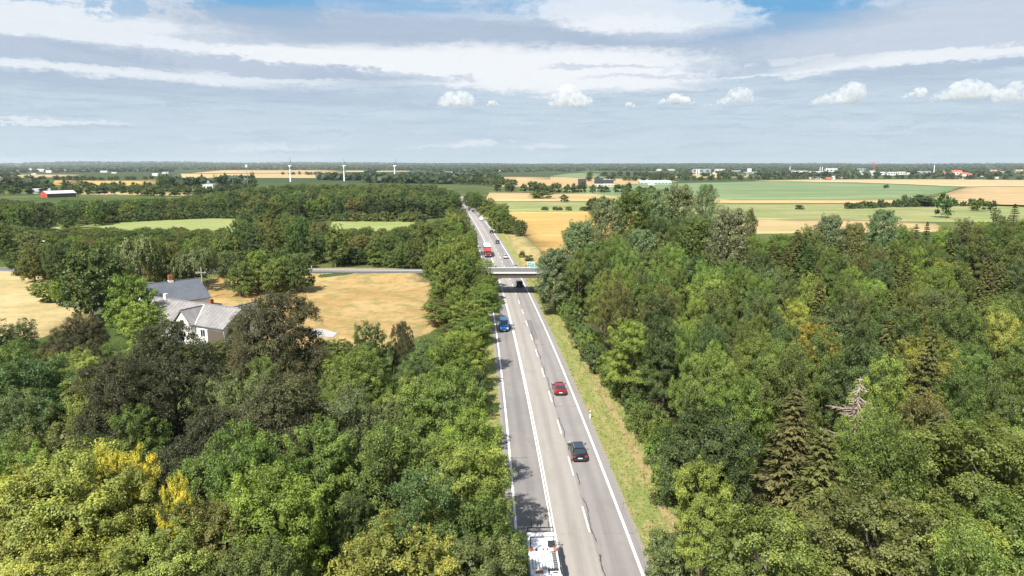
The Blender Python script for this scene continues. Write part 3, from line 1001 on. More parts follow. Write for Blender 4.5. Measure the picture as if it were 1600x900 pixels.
def poplar_proto(key, seed, H=24., R=4.6, ns=210, k=64, leaf=.42):
    """tall crown of upswept, wind-combed plumes"""
    g = np.random.default_rng(seed)
    z = H * g.uniform(.12, 1.0, ns) ** .85
    prof = np.interp(z / H, [.1, .25, .5, .75, .92, 1.0], [.6, .9, 1.0, .9, .66, .3])
    a = g.uniform(0, 6.283, ns)
    rr = R * prof * g.uniform(.45, 1.05, ns)
    P = np.stack([rr * np.cos(a), rr * np.sin(a), z], -1)
    out = np.stack([np.cos(a), np.sin(a), np.zeros(ns)], -1)
    axis = unit(out * .6 + np.array([.34, .05, .9]) + g.normal(0, .25, (ns, 3)))           # plumes sweep up and lean with the wind
    Q = []; T = []
    n = ns * k
    f = g.uniform(-1, 1, n); pl = np.repeat(np.interp(z / H, [0, .8, 1], [2.0, 1.7, 1.25]) * g.uniform(.7, 1.3, ns), k)
    Ax = np.repeat(axis, k, 0)
    perp = unit(np.cross(Ax, g.normal(0, 1, (n, 3))))
    wid = .78 * np.sqrt(np.clip(1 - f * f, 0, 1)) * g.uniform(.35, 1., n)
    pos = np.repeat(P, k, 0) + Ax * (f * pl)[:, None] + perp * wid[:, None]
    ln = unit(perp * .8 + np.repeat(out, k, 0) * .4 + np.array([-.2, -.2, .45]) + g.normal(0, .35, (n, 3)))
    d = Ax * .8 + g.normal(0, .45, (n, 3)) + np.array([.4, 0, 0])
    u = unit(d - ln * np.sum(d * ln, 1, keepdims=True)); w = np.cross(ln, u)
    L = leaf * g.uniform(.7, 1.3, n)
    Q = np.stack([pos - u * (L * .5)[:, None], pos + w * (L * .3)[:, None] + ln * .03, pos + u * (L * .5)[:, None], pos - w * (L * .3)[:, None] + ln * .03], 1)
    t = np.clip(np.repeat(g.uniform(.15, .75, ns), k) + g.normal(0, .14, n) + np.where(g.uniform(0, 1, n) < .12, .45, 0), 0, 1)
    cm = quads_mesh('crown', Q, t, LEAF)
    mb = MB(); mb.path([(0, 0, -.6), (.1, 0, H * .4), (.5, 0, H * .9)], [.36, .24, .05], 7)
    for i in range(0, ns, 5):
        p = P[i]; z0 = max(1., p[2] - 3.)
        mb.path([(.1, 0, z0), p], [.07, .025], 4)
    PROTO[key] = (cm, mb.mesh('trunk', BARK, smooth=60), H, R)


def willow_proto(key, seed, H=14., R=5.0, k=46):
    g = np.random.default_rng(seed)
    C, r = crown_domes(g, R, H * .62, H * .36, 9, -.2)
    P, N = dome_sprays(g, C, r, H * .62, 1.0)
    m = len(P)
    n = m * k
    Ls = np.repeat(g.uniform(1.4, 3.4, m), k)
    f = g.uniform(0, 1, n)
    side_ = np.repeat(unit(N * np.array([1, 1, .1])), k, 0)
    pos = np.repeat(P, k, 0) + g.normal(0, .22, (n, 3)) + side_ * (.5 * np.sqrt(f))[:, None] + np.array([0, 0, -1.]) * (f * Ls)[:, None]
    pos[:, 2] = np.maximum(pos[:, 2], .4)
    ln = unit(side_ + g.normal(0, .45, (n, 3)) + np.array([0, 0, .5]))
    d = np.array([0, 0, -1.]) + g.normal(0, .22, (n, 3)); u = unit(d - ln * np.sum(d * ln, 1, keepdims=True)); w = np.cross(ln, u)
    L = .55 * g.uniform(.7, 1.3, n)
    Q = np.stack([pos - u * (L * .5)[:, None], pos + w * (L * .16)[:, None], pos + u * (L * .5)[:, None], pos - w * (L * .16)[:, None]], 1)
    t = np.clip(np.repeat(g.uniform(.3, .8, m), k) - .2 * f + g.normal(0, .12, n), 0, 1)
    PROTO[key] = (quads_mesh('crown', Q, t, LEAF), trunk_mb(H, R, C, r).mesh('trunk', BARK, smooth=60), H, R)


# close-up kinds
for i, sd in enumerate((11, 12, 13, 14)):
    broad_proto(f'broad{i}', sd, nd=(13, 11, 15, 12)[i], style=('round', 'up', 'round', 'layer')[i])
for i, sd in enumerate((21, 22)):      # beech and maple: layered, flatter boughs
    broad_proto(f'layer{i}', sd, R=4.4, nd=14 + 2 * i, style='layer', length=1.1, gap=1.35, sub=11, k=34, keep=.74, zsq=.8, flat=.9, droop=.25, leaf=.17)
for i, sd in enumerate((31, 32)):      # copper beech: small drooping sprays
    broad_proto(f'copper{i}', sd, H=18, R=5.4, zc=.53, hz=.46, nd=20, style='droop', gap=1.25, sub=9, k=34, leaf=.155, hang=.6, low=-.75, thin=.64, inner=60)
for i, sd in enumerate((41, 42)):      # ash: feathery, upswept
    broad_proto(f'ash{i}', sd, H=16, R=4.2, zc=.58, hz=.43, nd=17, style='up', gap=1.3, sub=8, k=34, leaf=.20, aspect=2.8, srad=.42, hang=.2)
spruce_proto('spruce0', 51, 18, 2.9, 34, 44, .36)
spruce_proto('spruce1', 52, 18, 3.3, 30, 48, .38)
spruce_proto('dead_spruce', 53, 18, 3.3, 44, dead=True)
poplar_proto('poplar0', 61, ns=250, k=112, leaf=.33); poplar_proto('poplar1', 62, 22, 4.4, 220, 112, .33)
willow_proto('willow0', 71)
for i, sd in enumerate((81, 82)):
    broad_proto(f'bush{i}', sd, H=3.6, R=2.2, zc=.42, hz=.52, nd=10, gap=.8, sub=6, k=16, leaf=.2, srad=.32, length=.5, low=-.9, inner=14)
# middle distance: crowns that reach low
for i, sd in enumerate((111, 112, 113)):
    broad_proto(f'mid{i}', sd, nd=(14, 16, 13)[i], zc=.5, hz=.47, gap=1.5, sub=5, k=12, leaf=.42, srad=.6, inner=14, limbs=False, low=-.95, style=('round', 'layer', 'up')[i])
for i, sd in enumerate((121, 122)):
    broad_proto(f'low{i}', sd, H=10, R=4.4, nd=15, zc=.48, hz=.5, gap=1.25, sub=8, k=18, leaf=.27, srad=.44, inner=20, limbs=False, low=-.95, style=('round', 'layer')[i])
broad_proto('midash', 114, H=16, R=4.0, zc=.52, hz=.47, nd=15, gap=1.5, sub=5, k=11, leaf=.42, srad=.6, style='up', aspect=2.4, hang=.3, inner=10, limbs=False, low=-.9)
spruce_proto('midspruce', 115, 17, 3.0, 18, 16, .8)
broad_proto('midbush', 116, H=3.6, R=2.4, zc=.42, hz=.5, nd=9, gap=.9, sub=4, k=10, leaf=.36, srad=.4, length=.5, low=-.9, inner=8, limbs=False)
# far
for i, sd in enumerate((211, 212)):
    broad_proto(f'far{i}', sd, H=14, R=4.8, zc=.48, hz=.5, nd=10, gap=2.2, sub=3, k=6, leaf=.95, srad=1.0, length=1.2, inner=7, limbs=False, low=-.95)
broad_proto('farbush', 216, H=4, R=3.0, zc=.42, hz=.5, nd=8, gap=1.4, sub=3, k=6, leaf=.8, srad=.7, length=.8, low=-.9, inner=5, limbs=False)

TONES = {  # leaf colours
    'mid green': (0.112, 0.152, 0.040), 'fresh green': (0.143, 0.198, 0.045), 'bright green': (0.184, 0.249, 0.052), 'yellow-green': (0.240, 0.269, 0.058),
    'olive green': (0.143, 0.152, 0.050), 'dull brown-green': (0.144, 0.144, 0.058), 'dark green': (0.065, 0.096, 0.034), 'deep green': (0.084, 0.123, 0.040),
    'blue-green': (.090, .140, .046), 'grey-green': (.135, .172, .068), 'copper-brown': (0.090, 0.090, 0.044), 'dark copper': (0.067, 0.071, 0.036),
    'golden yellow': (.53, .49, .07), 'amber-tinted green': (0.262, 0.245, 0.048), 'silvery green': (0.144, 0.195, 0.083), 'lime green': (0.205, 0.262, 0.061)}

TREES = []         # (root, px, py, unit px, tone word, kind word, landmark word or None)


def put_tree(kind, proto, x, y, H, R, tone, cat='tree', label=None, group=None, landmark=None, far=False, jitter=.10, g=rng, whole=False, squash=1.0):
    cm, tm, H0, R0 = PROTO[proto]
    z = gz(x, y) - .05
    rz = g.uniform(0, 6.283)
    if proto.startswith('poplar'): rz = g.normal(0, .35)
    c = np.array(TONES[tone]) * g.uniform(1 - jitter, 1 + jitter) * (1 + g.normal(0, .05, 3))
    c = tuple(np.clip(c, .005, .9)) + (1.,)
    s = (R / R0 * g.uniform(.94, 1.06), R / R0 * g.uniform(.94, 1.06), H / H0)
    if whole:
        root = link(kind, cm, None, (x, y, z), rz); root.scale = s; root.color = c
    else:
        root = empty(kind, (x, y, z), rz); root.scale = s
        if cm is not None:
            cr_ = link('crown', cm, root); cr_.color = c
        tr_ = link('trunk', tm, root)
    tag(root, label, cat, group)
    px, py, zc = project(x, y, z + H * .82)
    TREES.append((root, px, py, 2 * R * FPX / zc, tone, kind.replace('_', ' '), landmark))
    return root


def at_top(px, py, H, dz=0.0):
    """place whose tree of height H has its top at this pixel"""
    zg = 2.0
    for _ in range(12):
        x, y = unproject(px, py, zg + H)
        zg = .5 * zg + .5 * gz(x, y)
    return unproject(px, py, zg + H)


taken = []     # (x, y, r) spots that hand-placed trees keep clear


def hand(kind, proto, px, py, H, R, tone, label, landmark=None, cat='tree', **kw):
    x, y = at_top(px, py, H)
    taken.append((x, y, R * .78))
    return put_tree(kind, proto, x, y, H, R, tone, cat, label, None, landmark, **kw)


# ---- the near wood on the farm side of the road, tree by tree
hand('copper_beech', 'copper0', 430, 458, 19, 6.2, 'copper-brown', 'tall brown-leaved copper beech standing before the farm buildings and the dry field', 'the tall copper beech')
hand('copper_beech', 'copper1', 262, 505, 18, 5.3, 'dark copper', 'wide dark copper beech below the farmhouse, left of the taller copper beech', 'the wide dark copper beech')
hand('copper_beech', 'copper1', 425, 590, 17, 5.6, 'copper-brown', 'lower copper beech with hanging sprays, in front of the tallest copper beech', 'the lower copper beech')
hand('copper_beech', 'copper0', 180, 560, 16, 4.6, 'dark copper', 'dark copper beech at the west side of the wide dark one', None)
hand('copper_beech', 'copper1', 320, 640, 15, 4.6, 'dark copper', 'blackish copper beech above the light green ash near the bottom', None)
hand('copper_beech', 'copper1', 120, 492, 13, 4.2, 'copper-brown', 'small reddish beech with sparse top beside the straw field', None)
hand('maple_tree', 'layer0', 150, 575, 14, 4.4, 'bright green', 'bright green maple between dark trees beneath the straw field', 'the bright maple')
hand('beech_tree', 'layer1', 50, 555, 15, 5.2, 'blue-green', 'blue-green beech at the left picture edge below the straw field', 'the blue-green beech')
hand('beech_tree', 'layer0', 20, 610, 14, 4.4, 'blue-green', 'blue-green beech just below the first blue-green beech at the left edge', None)
hand('broadleaf_tree', 'broad1', 15, 500, 13, 4.2, 'dark green', 'dark green tree at the left edge beside the straw field', None)
hand('maple_tree', 'layer0', 95, 705, 15.5, 5.6, 'yellow-green', 'big yellow-green maple filling the lower left corner', 'the big corner maple')
hand('maple_tree', 'layer1', 10, 735, 14, 4.6, 'yellow-green', 'yellow-green maple at the very left edge beside the big corner maple', None)
hand('maple_tree', 'layer1', 165, 735, 14, 3.6, 'yellow-green', 'yellow-green maple below the golden tree', None)
hand('maple_tree', 'layer0', 60, 830, 12, 4.6, 'yellow-green', 'low yellow-green maple in the bottom left corner', None)
hand('golden_tree', 'layer1', 186, 694, 15.0, 2.3, 'golden yellow', 'tree with vivid golden yellow leaves above the big corner maple', 'the golden tree')
hand('golden_tree', 'layer0', 273, 744, 14, 1.3, 'golden yellow', 'small golden yellow treetop right of the large golden tree', None)
hand('broadleaf_tree', 'broad3', 262, 776, 12.5, 2.6, 'deep green', 'deep green tree between the golden tree and its small golden neighbour', None)
hand('ash_tree', 'ash0', 415, 718, 15, 4.3, 'bright green', 'light green ash with clumped foliage near the bottom, beside the dark gap', 'the light green ash')
hand('ash_tree', 'ash1', 395, 660, 16, 4.0, 'fresh green', 'fresh green ash directly behind the light green ash', None)
hand('ash_tree', 'ash1', 330, 790, 12.5, 4.0, 'olive green', 'olive ash in front of the light green ash', None)
hand('maple_tree', 'layer0', 250, 830, 12, 4.3, 'lime green', 'lime green maple at the bottom edge under the golden tips', None)
hand('maple_tree', 'layer1', 150, 850, 11, 4.2, 'yellow-green', 'yellow-green low maple at the bottom edge', None)
hand('broadleaf_tree', 'broad2', 545, 775, 11, 2.4, 'deep green', 'slender dark tree standing in the gap beside a bare reddish trunk', 'the slender dark tree')
hand('oak_tree', 'broad0', 575, 503, 13, 3.8, 'deep green', 'dark round oak jutting into the lower rim of the dry field', 'the dark field-rim oak')
hand('copper_beech', 'copper0', 628, 503, 11.5, 1.9, 'copper-brown', 'small brown-topped beech at the rim of the dry field', None)
hand('willow_tree', 'ash1', 655, 535, 11, 3.2, 'grey-green', 'grey-green rounded sallow at the lower edge of the dry field', None)
hand('broadleaf_tree', 'ash0', 560, 545, 14, 4.6, 'fresh green', 'fresh green tree right of the tall copper beech', None)
hand('ash_tree', 'ash1', 555, 610, 15, 4.4, 'grey-green', 'grey-green ash with pale twigs right of the lower copper beech', 'the pale-twigged ash')
hand('broadleaf_tree', 'broad0', 700, 520, 13, 4.0, 'fresh green', 'fresh green tree in the strip where the dry field ends', None)
hand('maple_tree', 'layer1', 690, 575, 15, 4.5, 'fresh green', 'fresh green maple in the roadside strip level with the red car', None)
hand('maple_tree', 'layer0', 730, 640, 14, 3.8, 'bright green', 'bright green maple leaning to the road below the red car', None)
hand('maple_tree', 'layer0', 720, 690, 14, 4.2, 'lime green', 'pale lime maple at the road opposite the black car', 'the pale roadside maple')
hand('broadleaf_tree', 'broad1', 610, 650, 15.5, 5.0, 'mid green', 'broad mid-green tree in the middle of the near wood', 'the broad middle tree')
hand('broadleaf_tree', 'broad2', 640, 740, 14.5, 4.6, 'deep green', 'deep green tree below the broad middle tree', None)
hand('maple_tree', 'layer1', 620, 830, 12.5, 4.6, 'yellow-green', 'yellowish maple at the bottom edge left of the white truck', None)
hand('ash_tree', 'ash0', 720, 840, 11.5, 4.0, 'grey-green', 'grey-green ash at the bottom edge beside the white truck', None)
hand('broadleaf_tree', 'broad0', 745, 770, 12.5, 3.8, 'mid green', 'mid-green roadside tree throwing shade on the oncoming lane', None)
hand('hornbeam_tree', 'low1', 372, 408, 8.5, 4.2, 'mid green', 'mid-green tree left of the bright maple at the field edge', None)
hand('hornbeam_tree', 'low0', 428, 402, 9, 4.4, 'fresh green', 'fresh tree between bright maple and dark oak at the field edge', None)
hand('hornbeam_tree', 'low1', 462, 398, 9.5, 4.2, 'deep green', 'deep green tree at the corner where the guardrail starts', None)
# ---- round the farm
hand('oak_tree', 'mid2', 135, 378, 16.5, 6.2, 'deep green', 'wide old oak with open limbs between the straw field and the farm', 'the old oak')
hand('maple_tree', 'low1', 205, 428, 11.5, 4.3, 'fresh green', 'fresh green maple beside the grey metal barn roof', 'the maple by the barn')
hand('maple_tree', 'low0', 225, 470, 8.5, 4.0, 'bright green', 'bright green maple right in front of the farmhouse roof', None)
hand('willow_tree', 'willow0', 213, 362, 15, 5.6, 'grey-green', 'weeping willow with hanging grey-green strands beyond the old oak', 'the weeping willow')
hand('willow_tree', 'willow0', 300, 380, 12, 4.6, 'grey-green', 'smaller weeping willow right behind the barn', None)
hand('maple_tree', 'low1', 400, 392, 10, 4.6, 'bright green', 'bright green round maple at the upper edge of the dry field', 'the field-edge maple')
hand('oak_tree', 'low0', 445, 388, 10.5, 4.2, 'deep green', 'deep green oak at the upper edge of the dry field beside the bright maple', None)
hand('oak_tree', 'mid0', 140, 395, 13.5, 4.5, 'olive green', 'olive oak half hidden behind the old oak', None)
# ---- landmarks of the big wood right of the road
hand('dead_spruce', 'dead_spruce', 1345, 588, 16, 4.0, 'dull brown-green', 'dead spruce, bare and pinkish grey, in the dense wood', 'the dead spruce')
hand('maple_tree', 'layer0', 1278, 505, 14.5, 3.6, 'amber-tinted green', 'maple turning amber yellow at the top of the dense wood', 'the amber maple')
hand('maple_tree', 'layer1', 1440, 525, 15, 4.6, 'yellow-green', 'large yellow-green maple up and right of the dead spruce', 'the yellow-green maple')
hand('broadleaf_tree', 'broad2', 1035, 458, 15.5, 4.6, 'dark green', 'dark rounded tree above a black hollow near the road verge', 'the dark rounded tree')
hand('maple_tree', 'layer0', 985, 500, 12.5, 4.0, 'bright green', 'bright green maple at the verge across from the blue van', 'the verge maple')
hand('maple_tree', 'layer1', 1102, 712, 12.5, 2.6, 'lime green', 'lime green maple near the verge beneath the black car level', 'the lime maple')
hand('spruce_tree', 'spruce1', 1245, 606, 15.5, 3.9, 'dull brown-green', 'brown-tinged spruce full of cones, left of the dead spruce', 'the brown spruce')
hand('spruce_tree', 'spruce0', 1470, 642, 15, 3.9, 'dull brown-green', 'brown-tinged spruce right of and below the dead spruce', 'the second brown spruce')
hand('spruce_tree', 'spruce1', 1290, 668, 15, 3.8, 'olive green', 'olive spruce below the dead spruce', None)
hand('maple_tree', 'layer1', 1555, 660, 16, 6.0, 'fresh green', 'huge fresh green maple at the right edge of the picture', 'the huge maple')
hand('beech_tree', 'layer0', 1200, 800, 14, 4.8, 'fresh green', 'fresh green beech in the lower middle of the dense wood', 'the lower beech')
hand('beech_tree', 'layer1', 1380, 770, 14.5, 5.0, 'olive green', 'olive beech with layered sprays near the bottom of the dense wood', 'the layered beech')
hand('beech_tree', 'layer0', 1500, 810, 14, 5.0, 'bright green', 'bright beech near the bottom right corner', 'the corner beech')
hand('beech_tree', 'layer1', 1110, 640, 15, 4.3, 'dark green', 'dark green layered beech three rows in from the verge', 'the dark layered beech')
hand('willow_bush', 'bush0', 1052, 832, 4.6, 2.3, 'grey-green', 'grey-green sallow bush alone on the verge near the bottom', None, cat='bush')
# poplars beside the bridge
for k, (px, py, H, R, tn, lb) in enumerate([
        (868, 392, 15, 3.6, 'silvery green', 'silvery poplar closest to the bridge end'), (905, 352, 18, 3.8, 'silvery green', 'silvery poplar second from the bridge'),
        (945, 334, 20, 3.8, 'silvery green', 'tall silvery poplar between bridge and amber field, third from the bridge'), (985, 318, 22, 3.8, 'mid green', 'mid-green wind-combed poplar, fourth from the bridge'),
        (1022, 312, 22.5, 3.8, 'silvery green', 'silvery poplar just left of the tallest pair'), (1060, 302, 24, 4.0, 'silvery green', 'silvery poplar, left one of the tallest pair'),
        (1104, 291, 25, 4.4, 'silvery green', 'tallest silvery poplar rising over the far green field'), (1142, 305, 23, 4.0, 'silvery green', 'silvery poplar sloping down right of the tallest one'),
        (930, 385, 15, 3.6, 'mid green', 'lower mid-green poplar in front of the silvery row'), (1085, 345, 19, 4.0, 'mid green', 'mid-green poplar in front of the tallest poplar'),
        (1000, 362, 17, 3.8, 'silvery green', 'silvery poplar in front of the row, above the dark rounded tree'), (1010, 395, 15, 3.6, 'mid green', 'short mid-green poplar lowest of the poplar stand')]):
    hand('poplar_tree', f'poplar{k % 2}', px, py, H, R * 1.22, tn, lb, {0: 'the bridge-end poplar', 2: 'the third poplar', 4: 'the fifth poplar', 6: 'the tallest poplar', 9: 'the front poplar'}.get(k))
hand('oak_tree', 'broad2', 1140, 372, 15, 5.2, 'dark green', 'dark green oak right of the poplar stand', 'the dark oak')
hand('birch_tree', 'ash1', 1176, 325, 18, 2.8, 'dull brown-green', 'thin brownish birch standing free right of the poplars', 'the thin birch')
hand('poplar_tree', 'poplar1', 1298, 336, 19, 4.0, 'silvery green', 'bushy silvery poplar before the pale wheat field', 'the bushy poplar')
hand('poplar_tree', 'poplar0', 1382, 328, 20, 4.2, 'silvery green', 'tall silvery poplar against the pasture, right of the bushy poplar', 'the pasture poplar')
hand('poplar_tree', 'poplar1', 1335, 350, 17, 3.4, 'olive green', 'olive poplar between the two silvery ones on the wood rim', None)
hand('ash_tree', 'ash0', 1262, 352, 17, 3.6, 'olive green', 'olive ash on the far rim left of the bushy poplar', None)
hand('pine_tree', 'midspruce', 1587, 318, 17, 4.0, 'dark green', 'dark pine on the far rim at the right edge', 'the dark pine')
hand('oak_tree', 'broad3', 1560, 326, 15, 4.4, 'grey-green', 'round grey-green oak left of the dark pine', None)
hand('ash_tree', 'ash1', 1505, 340, 17, 3.4, 'olive green', 'olive ash sticking out of the far rim of the wood', None)
hand('spruce_tree', 'spruce0', 1450, 345, 17.5, 2.6, 'deep green', 'pointed deep green spruce on the far rim of the wood', None)

# ---- filling the woods
RIGHT_RIM = [(835, 470), (850, 440), (868, 395), (900, 372), (950, 345), (1000, 335), (1100, 330), (1150, 345), (1185, 368), (1230, 362), (1290, 352), (1340, 356), (1400, 346), (1450, 350), (1500, 350), (1560, 340), (1620, 334), (1900, 330)]
LEFT_RIM = [(-200, 500), (0, 515), (60, 535), (120, 520), (200, 540), (300, 560), (345, 540), (420, 540), (520, 545), (560, 530), (620, 535), (660, 540), (700, 520), (720, 505), (760, 470), (790, 470)]


def rim(px, line):
    return float(np.interp(px, [p[0] for p in line], [p[1] for p in line]))


def free(x, y, r, spots):
    for a, b, q in spots:
        if (a - x) ** 2 + (b - y) ** 2 < (q + r * .62) ** 2: return False
    return True


def fill(n_try, sampler, inside, spacing, picker, rimline=None, hrange=(13, 17), seed=1, minH=5.5, rimjit=6.0):
    g = np.random.default_rng(seed)
    cells = []
    out = []
    for _ in range(n_try):
        x, y = sampler(g)
        if not inside(x, y): continue
        sp = spacing(x, y)
        if any((a - x) ** 2 + (b - y) ** 2 < (sp * .5 + q) ** 2 for a, b, q in cells): continue
        if not free(x, y, sp * .5, taken): continue
        H = g.uniform(*hrange)
        z = gz(x, y)
        if rimline is not None:
            jit = g.uniform(0, 1) ** 1.4 * rimjit
            for _k in range(16):
                px, py, zc = project(x, y, z + H)
                if py >= rim(px, rimline) + jit: break
                H *= .93
            if H < minH: continue
        cells.append((x, y, sp * .5))
        out.append((x, y, H, sp))
        picker(g, x, y, H, sp, z)
    return out


def vis(x, y, z, m=60):
    px, py, zc = project(x, y, z)
    return zc > 8 and -m < px < 1600 + m and py < 900 + m * 2.2


def right_in(x, y):
    s = side1(x, y)
    if s < (15.3 if y > 75 else 16.8) or y < 16: return False
    px, py, zc = project(x, y, 12)
    if not vis(x, y, 14): return False
    yend = np.interp(x, [10, 30, 60, 110, 170, 230], [176, 200, 222, 228, 222, 205])
    return y < yend


def right_pick(g, x, y, H, sp, z):
    n = _vn(x, y, .045, 9)
    s = side1(x, y)
    u = g.uniform()
    R = sp * .5 * g.uniform(1.15, 1.45)
    conif = _s1((s - 32) / 25) * _s1((120 - abs(y - 95)) / 60) * .42
    if u < conif * (.75 + .5 * n):
        H2 = min(H * 1.06, H + 2)
        put_tree('spruce_tree', ('spruce0', 'spruce1')[g.integers(2)], x, y, H2, R * .92, g.choice(['olive green', 'dull brown-green', 'olive green', 'mid green', 'deep green'], p=[.36, .14, .26, .14, .10]), group='spruces of the dense wood', g=g)
    elif u > .86 and s > 24:
        put_tree('ash_tree', ('ash0', 'ash1')[g.integers(2)], x, y, H, R, g.choice(['olive green', 'grey-green', 'fresh green', 'mid green']), group='ashes of the dense wood', g=g)
    elif u > .62 and y < 150:
        put_tree('beech_tree', ('layer0', 'layer1')[g.integers(2)], x, y, H, R * 1.04, g.choice(['fresh green', 'deep green', 'bright green', 'mid green', 'yellow-green'], p=[.3, .2, .16, .26, .08]), group='beeches of the dense wood', g=g)
    else:
        put_tree('broadleaf_tree', f'broad{g.integers(4)}', x, y, H, R, g.choice(['mid green', 'fresh green', 'olive green', 'deep green', 'dark green', 'bright green'], p=[.30, .26, .16, .10, .04, .14]), group='broadleaf trees of the dense wood', g=g)


fill(26000, lambda g: (g.uniform(5, 235), g.uniform(14, 235)), right_in, lambda x, y: 5.2 + 1.3 * _s1((y - 60) / 140) + 1.1 * _vn(x, y, .11, 4), right_pick, RIGHT_RIM, (13.5, 17.5), 101)


def left_in(x, y):
    s = side1(x, y)
    if s > -8.0 or y < 14: return False
    if not vis(x, y, 13): return False
    if y > 74 and s < -17: return y < 92 and x < -42
    return y < 82 or (s > -16 and y < 178)


def left_pick(g, x, y, H, sp, z):
    s = side1(x, y); R = sp * .5 * g.uniform(1.15, 1.42)
    u = g.uniform()
    if s > -18: R = min(R, 3.8); H = min(H, 9.8) if s > -12 else min(H, 12.5)
    if u < .3:
        put_tree('ash_tree', ('ash0', 'ash1')[g.integers(2)], x, y, H, R, g.choice(['fresh green', 'grey-green', 'mid green', 'olive green']), group='ashes of the near wood', g=g)
    elif u < .6:
        put_tree('maple_tree', ('layer0', 'layer1')[g.integers(2)], x, y, H, R, g.choice(['fresh green', 'bright green', 'yellow-green', 'lime green'], p=[.45, .25, .12, .18]), group='maples of the near wood', g=g)
    else:
        tn = ['mid green', 'deep green', 'fresh green', 'olive green'] if x > -32 else ['deep green', 'dark green', 'mid green', 'blue-green']
        put_tree('broadleaf_tree', f'broad{g.integers(4)}', x, y, H, R, g.choice(tn), group='broadleaf trees of the near wood', g=g)


fill(16000, lambda g: (g.uniform(-95, -2), g.uniform(12, 182)), left_in, lambda x, y: 6.0 + 1.3 * _vn(x, y, .1, 2), left_pick, LEFT_RIM, (11, 15), 102, 4.5)


# roadside strip from the bridge on, and the woods beyond the crossing road
def strip_in(x, y):
    s = side1(x, y)
    return (-15 < s < -8.0) and 160 < y < 640 and abs(y - float(cross_y(x))) > 8.5 and vis(x, y, 8)


STRIP_RIM = [(640, 300), (690, 322), (722, 326), (728, 333), (735, 338), (745, 352), (752, 368), (757, 400), (764, 425), (780, 470)]


def strip_pick(g, x, y, H, sp, z):
    R = sp * .5 * g.uniform(1.15, 1.35)
    if y < 320:
        put_tree('maple_tree', ('low0', 'low1')[g.integers(2)], x, y, H, R, g.choice(['fresh green', 'bright green', 'mid green', 'yellow-green'], p=[.4, .25, .25, .1]), group='maples of the roadside strip', g=g)
    else:
        put_tree('maple_tree', f'mid{g.integers(3)}', x, y, H, R, g.choice(['fresh green', 'mid green', 'olive green', 'deep green']), group='maples of the roadside strip', g=g)


fill(5000, lambda g: (_rx(yy := g.uniform(160, 640)) - g.uniform(8, 15), yy), strip_in, lambda x, y: 5.6, strip_pick, STRIP_RIM, (8.5, 12), 103, 3.2)


def pxpoly_in(poly):
    P = [unproject(a, b, z) for a, b, z in poly]

    def f(x, y):
        c = False; j = len(P) - 1
        for i in range(len(P)):
            if (P[i][1] > y) != (P[j][1] > y) and x < (P[j][0] - P[i][0]) * (y - P[i][1]) / (P[j][1] - P[i][1] + 1e-12) + P[i][0]: c = not c
            j = i
        return c
    xs = [p[0] for p in P]; ys = [p[1] for p in P]
    return f, (lambda g: (g.uniform(min(xs), max(xs)), g.uniform(min(ys), max(ys))))


def zone(poly, tries, spacing, kinds, hr, seed, rimline=None, whole=False, rfac=(1.15, 1.4), group=None, minH=4.0, keep=lambda x, y: True, rimjit=6.0):
    f, sp_ = pxpoly_in(poly)

    def pick(g, x, y, H, sp, z):
        kind, protos, tones = kinds[g.integers(len(kinds))]
        put_tree(kind, protos[g.integers(len(protos))], x, y, H, sp * .5 * g.uniform(*rfac), g.choice(tones), 'bush' if 'bush' in kind else 'tree', group=group, g=g, whole=whole)
    fill(tries, sp_, lambda x, y: f(x, y) and vis(x, y, 8) and abs(y - float(cross_y(x))) > 6.4 and keep(x, y), (lambda x, y: spacing) if not callable(spacing) else spacing, pick, rimline, hr, seed, minH, rimjit)


MIXED = [('broadleaf_tree', ['mid0', 'mid1', 'mid2'], ['mid green', 'deep green', 'dark green', 'olive green', 'fresh green']), ('ash_tree', ['midash'], ['grey-green', 'olive green', 'mid green']), ('oak_tree', ['mid0', 'mid2'], ['deep green', 'dark green', 'mid green'])]
# trees between the farm and the crossing road, and just beyond it
zone([(30, 436, 4), (200, 470, 4), (330, 440, 4), (470, 426, 4), (480, 418, 4), (330, 418, 4), (30, 424, 4)], 1500, 6.0, [('hornbeam_tree', ['low0', 'low1'], ['mid green', 'deep green', 'olive green', 'grey-green'])], (9, 14), 104, [(0, 395), (30, 390), (60, 376), (130, 372), (200, 364), (240, 368), (300, 388), (340, 392), (400, 388), (470, 386), (482, 412), (700, 412)], group='trees between farm and crossing road', minH=3.5)  # broadleaf trees of no set species
zone([(70, 470, 4), (200, 520, 4), (235, 480, 4), (200, 440, 4), (90, 440, 4)], 500, 6.5, [('hornbeam_tree', ['low0', 'low1'], ['deep green', 'mid green', 'fresh green', 'bright green'])], (8, 12), 105, [(0, 430), (130, 440), (190, 450), (235, 470), (300, 520)], group='trees beside the farm', minH=3.5)
zone([(592, 422, 4), (628, 431, 4), (690, 462, 4), (716, 490, 4), (722, 520, 4), (762, 500, 3), (762, 416, 4), (592, 416, 4)], 1500, 5.8, [('hornbeam_tree', ['low0', 'low1', 'layer0'], ['fresh green', 'bright green', 'mid green', 'fresh green'])], (7, 10.5), 116, [(560, 390), (600, 384), (640, 374), (690, 352), (720, 345), (740, 352), (757, 400), (764, 425), (780, 470)], group='trees in the corner between crossing road and main road', minH=3)
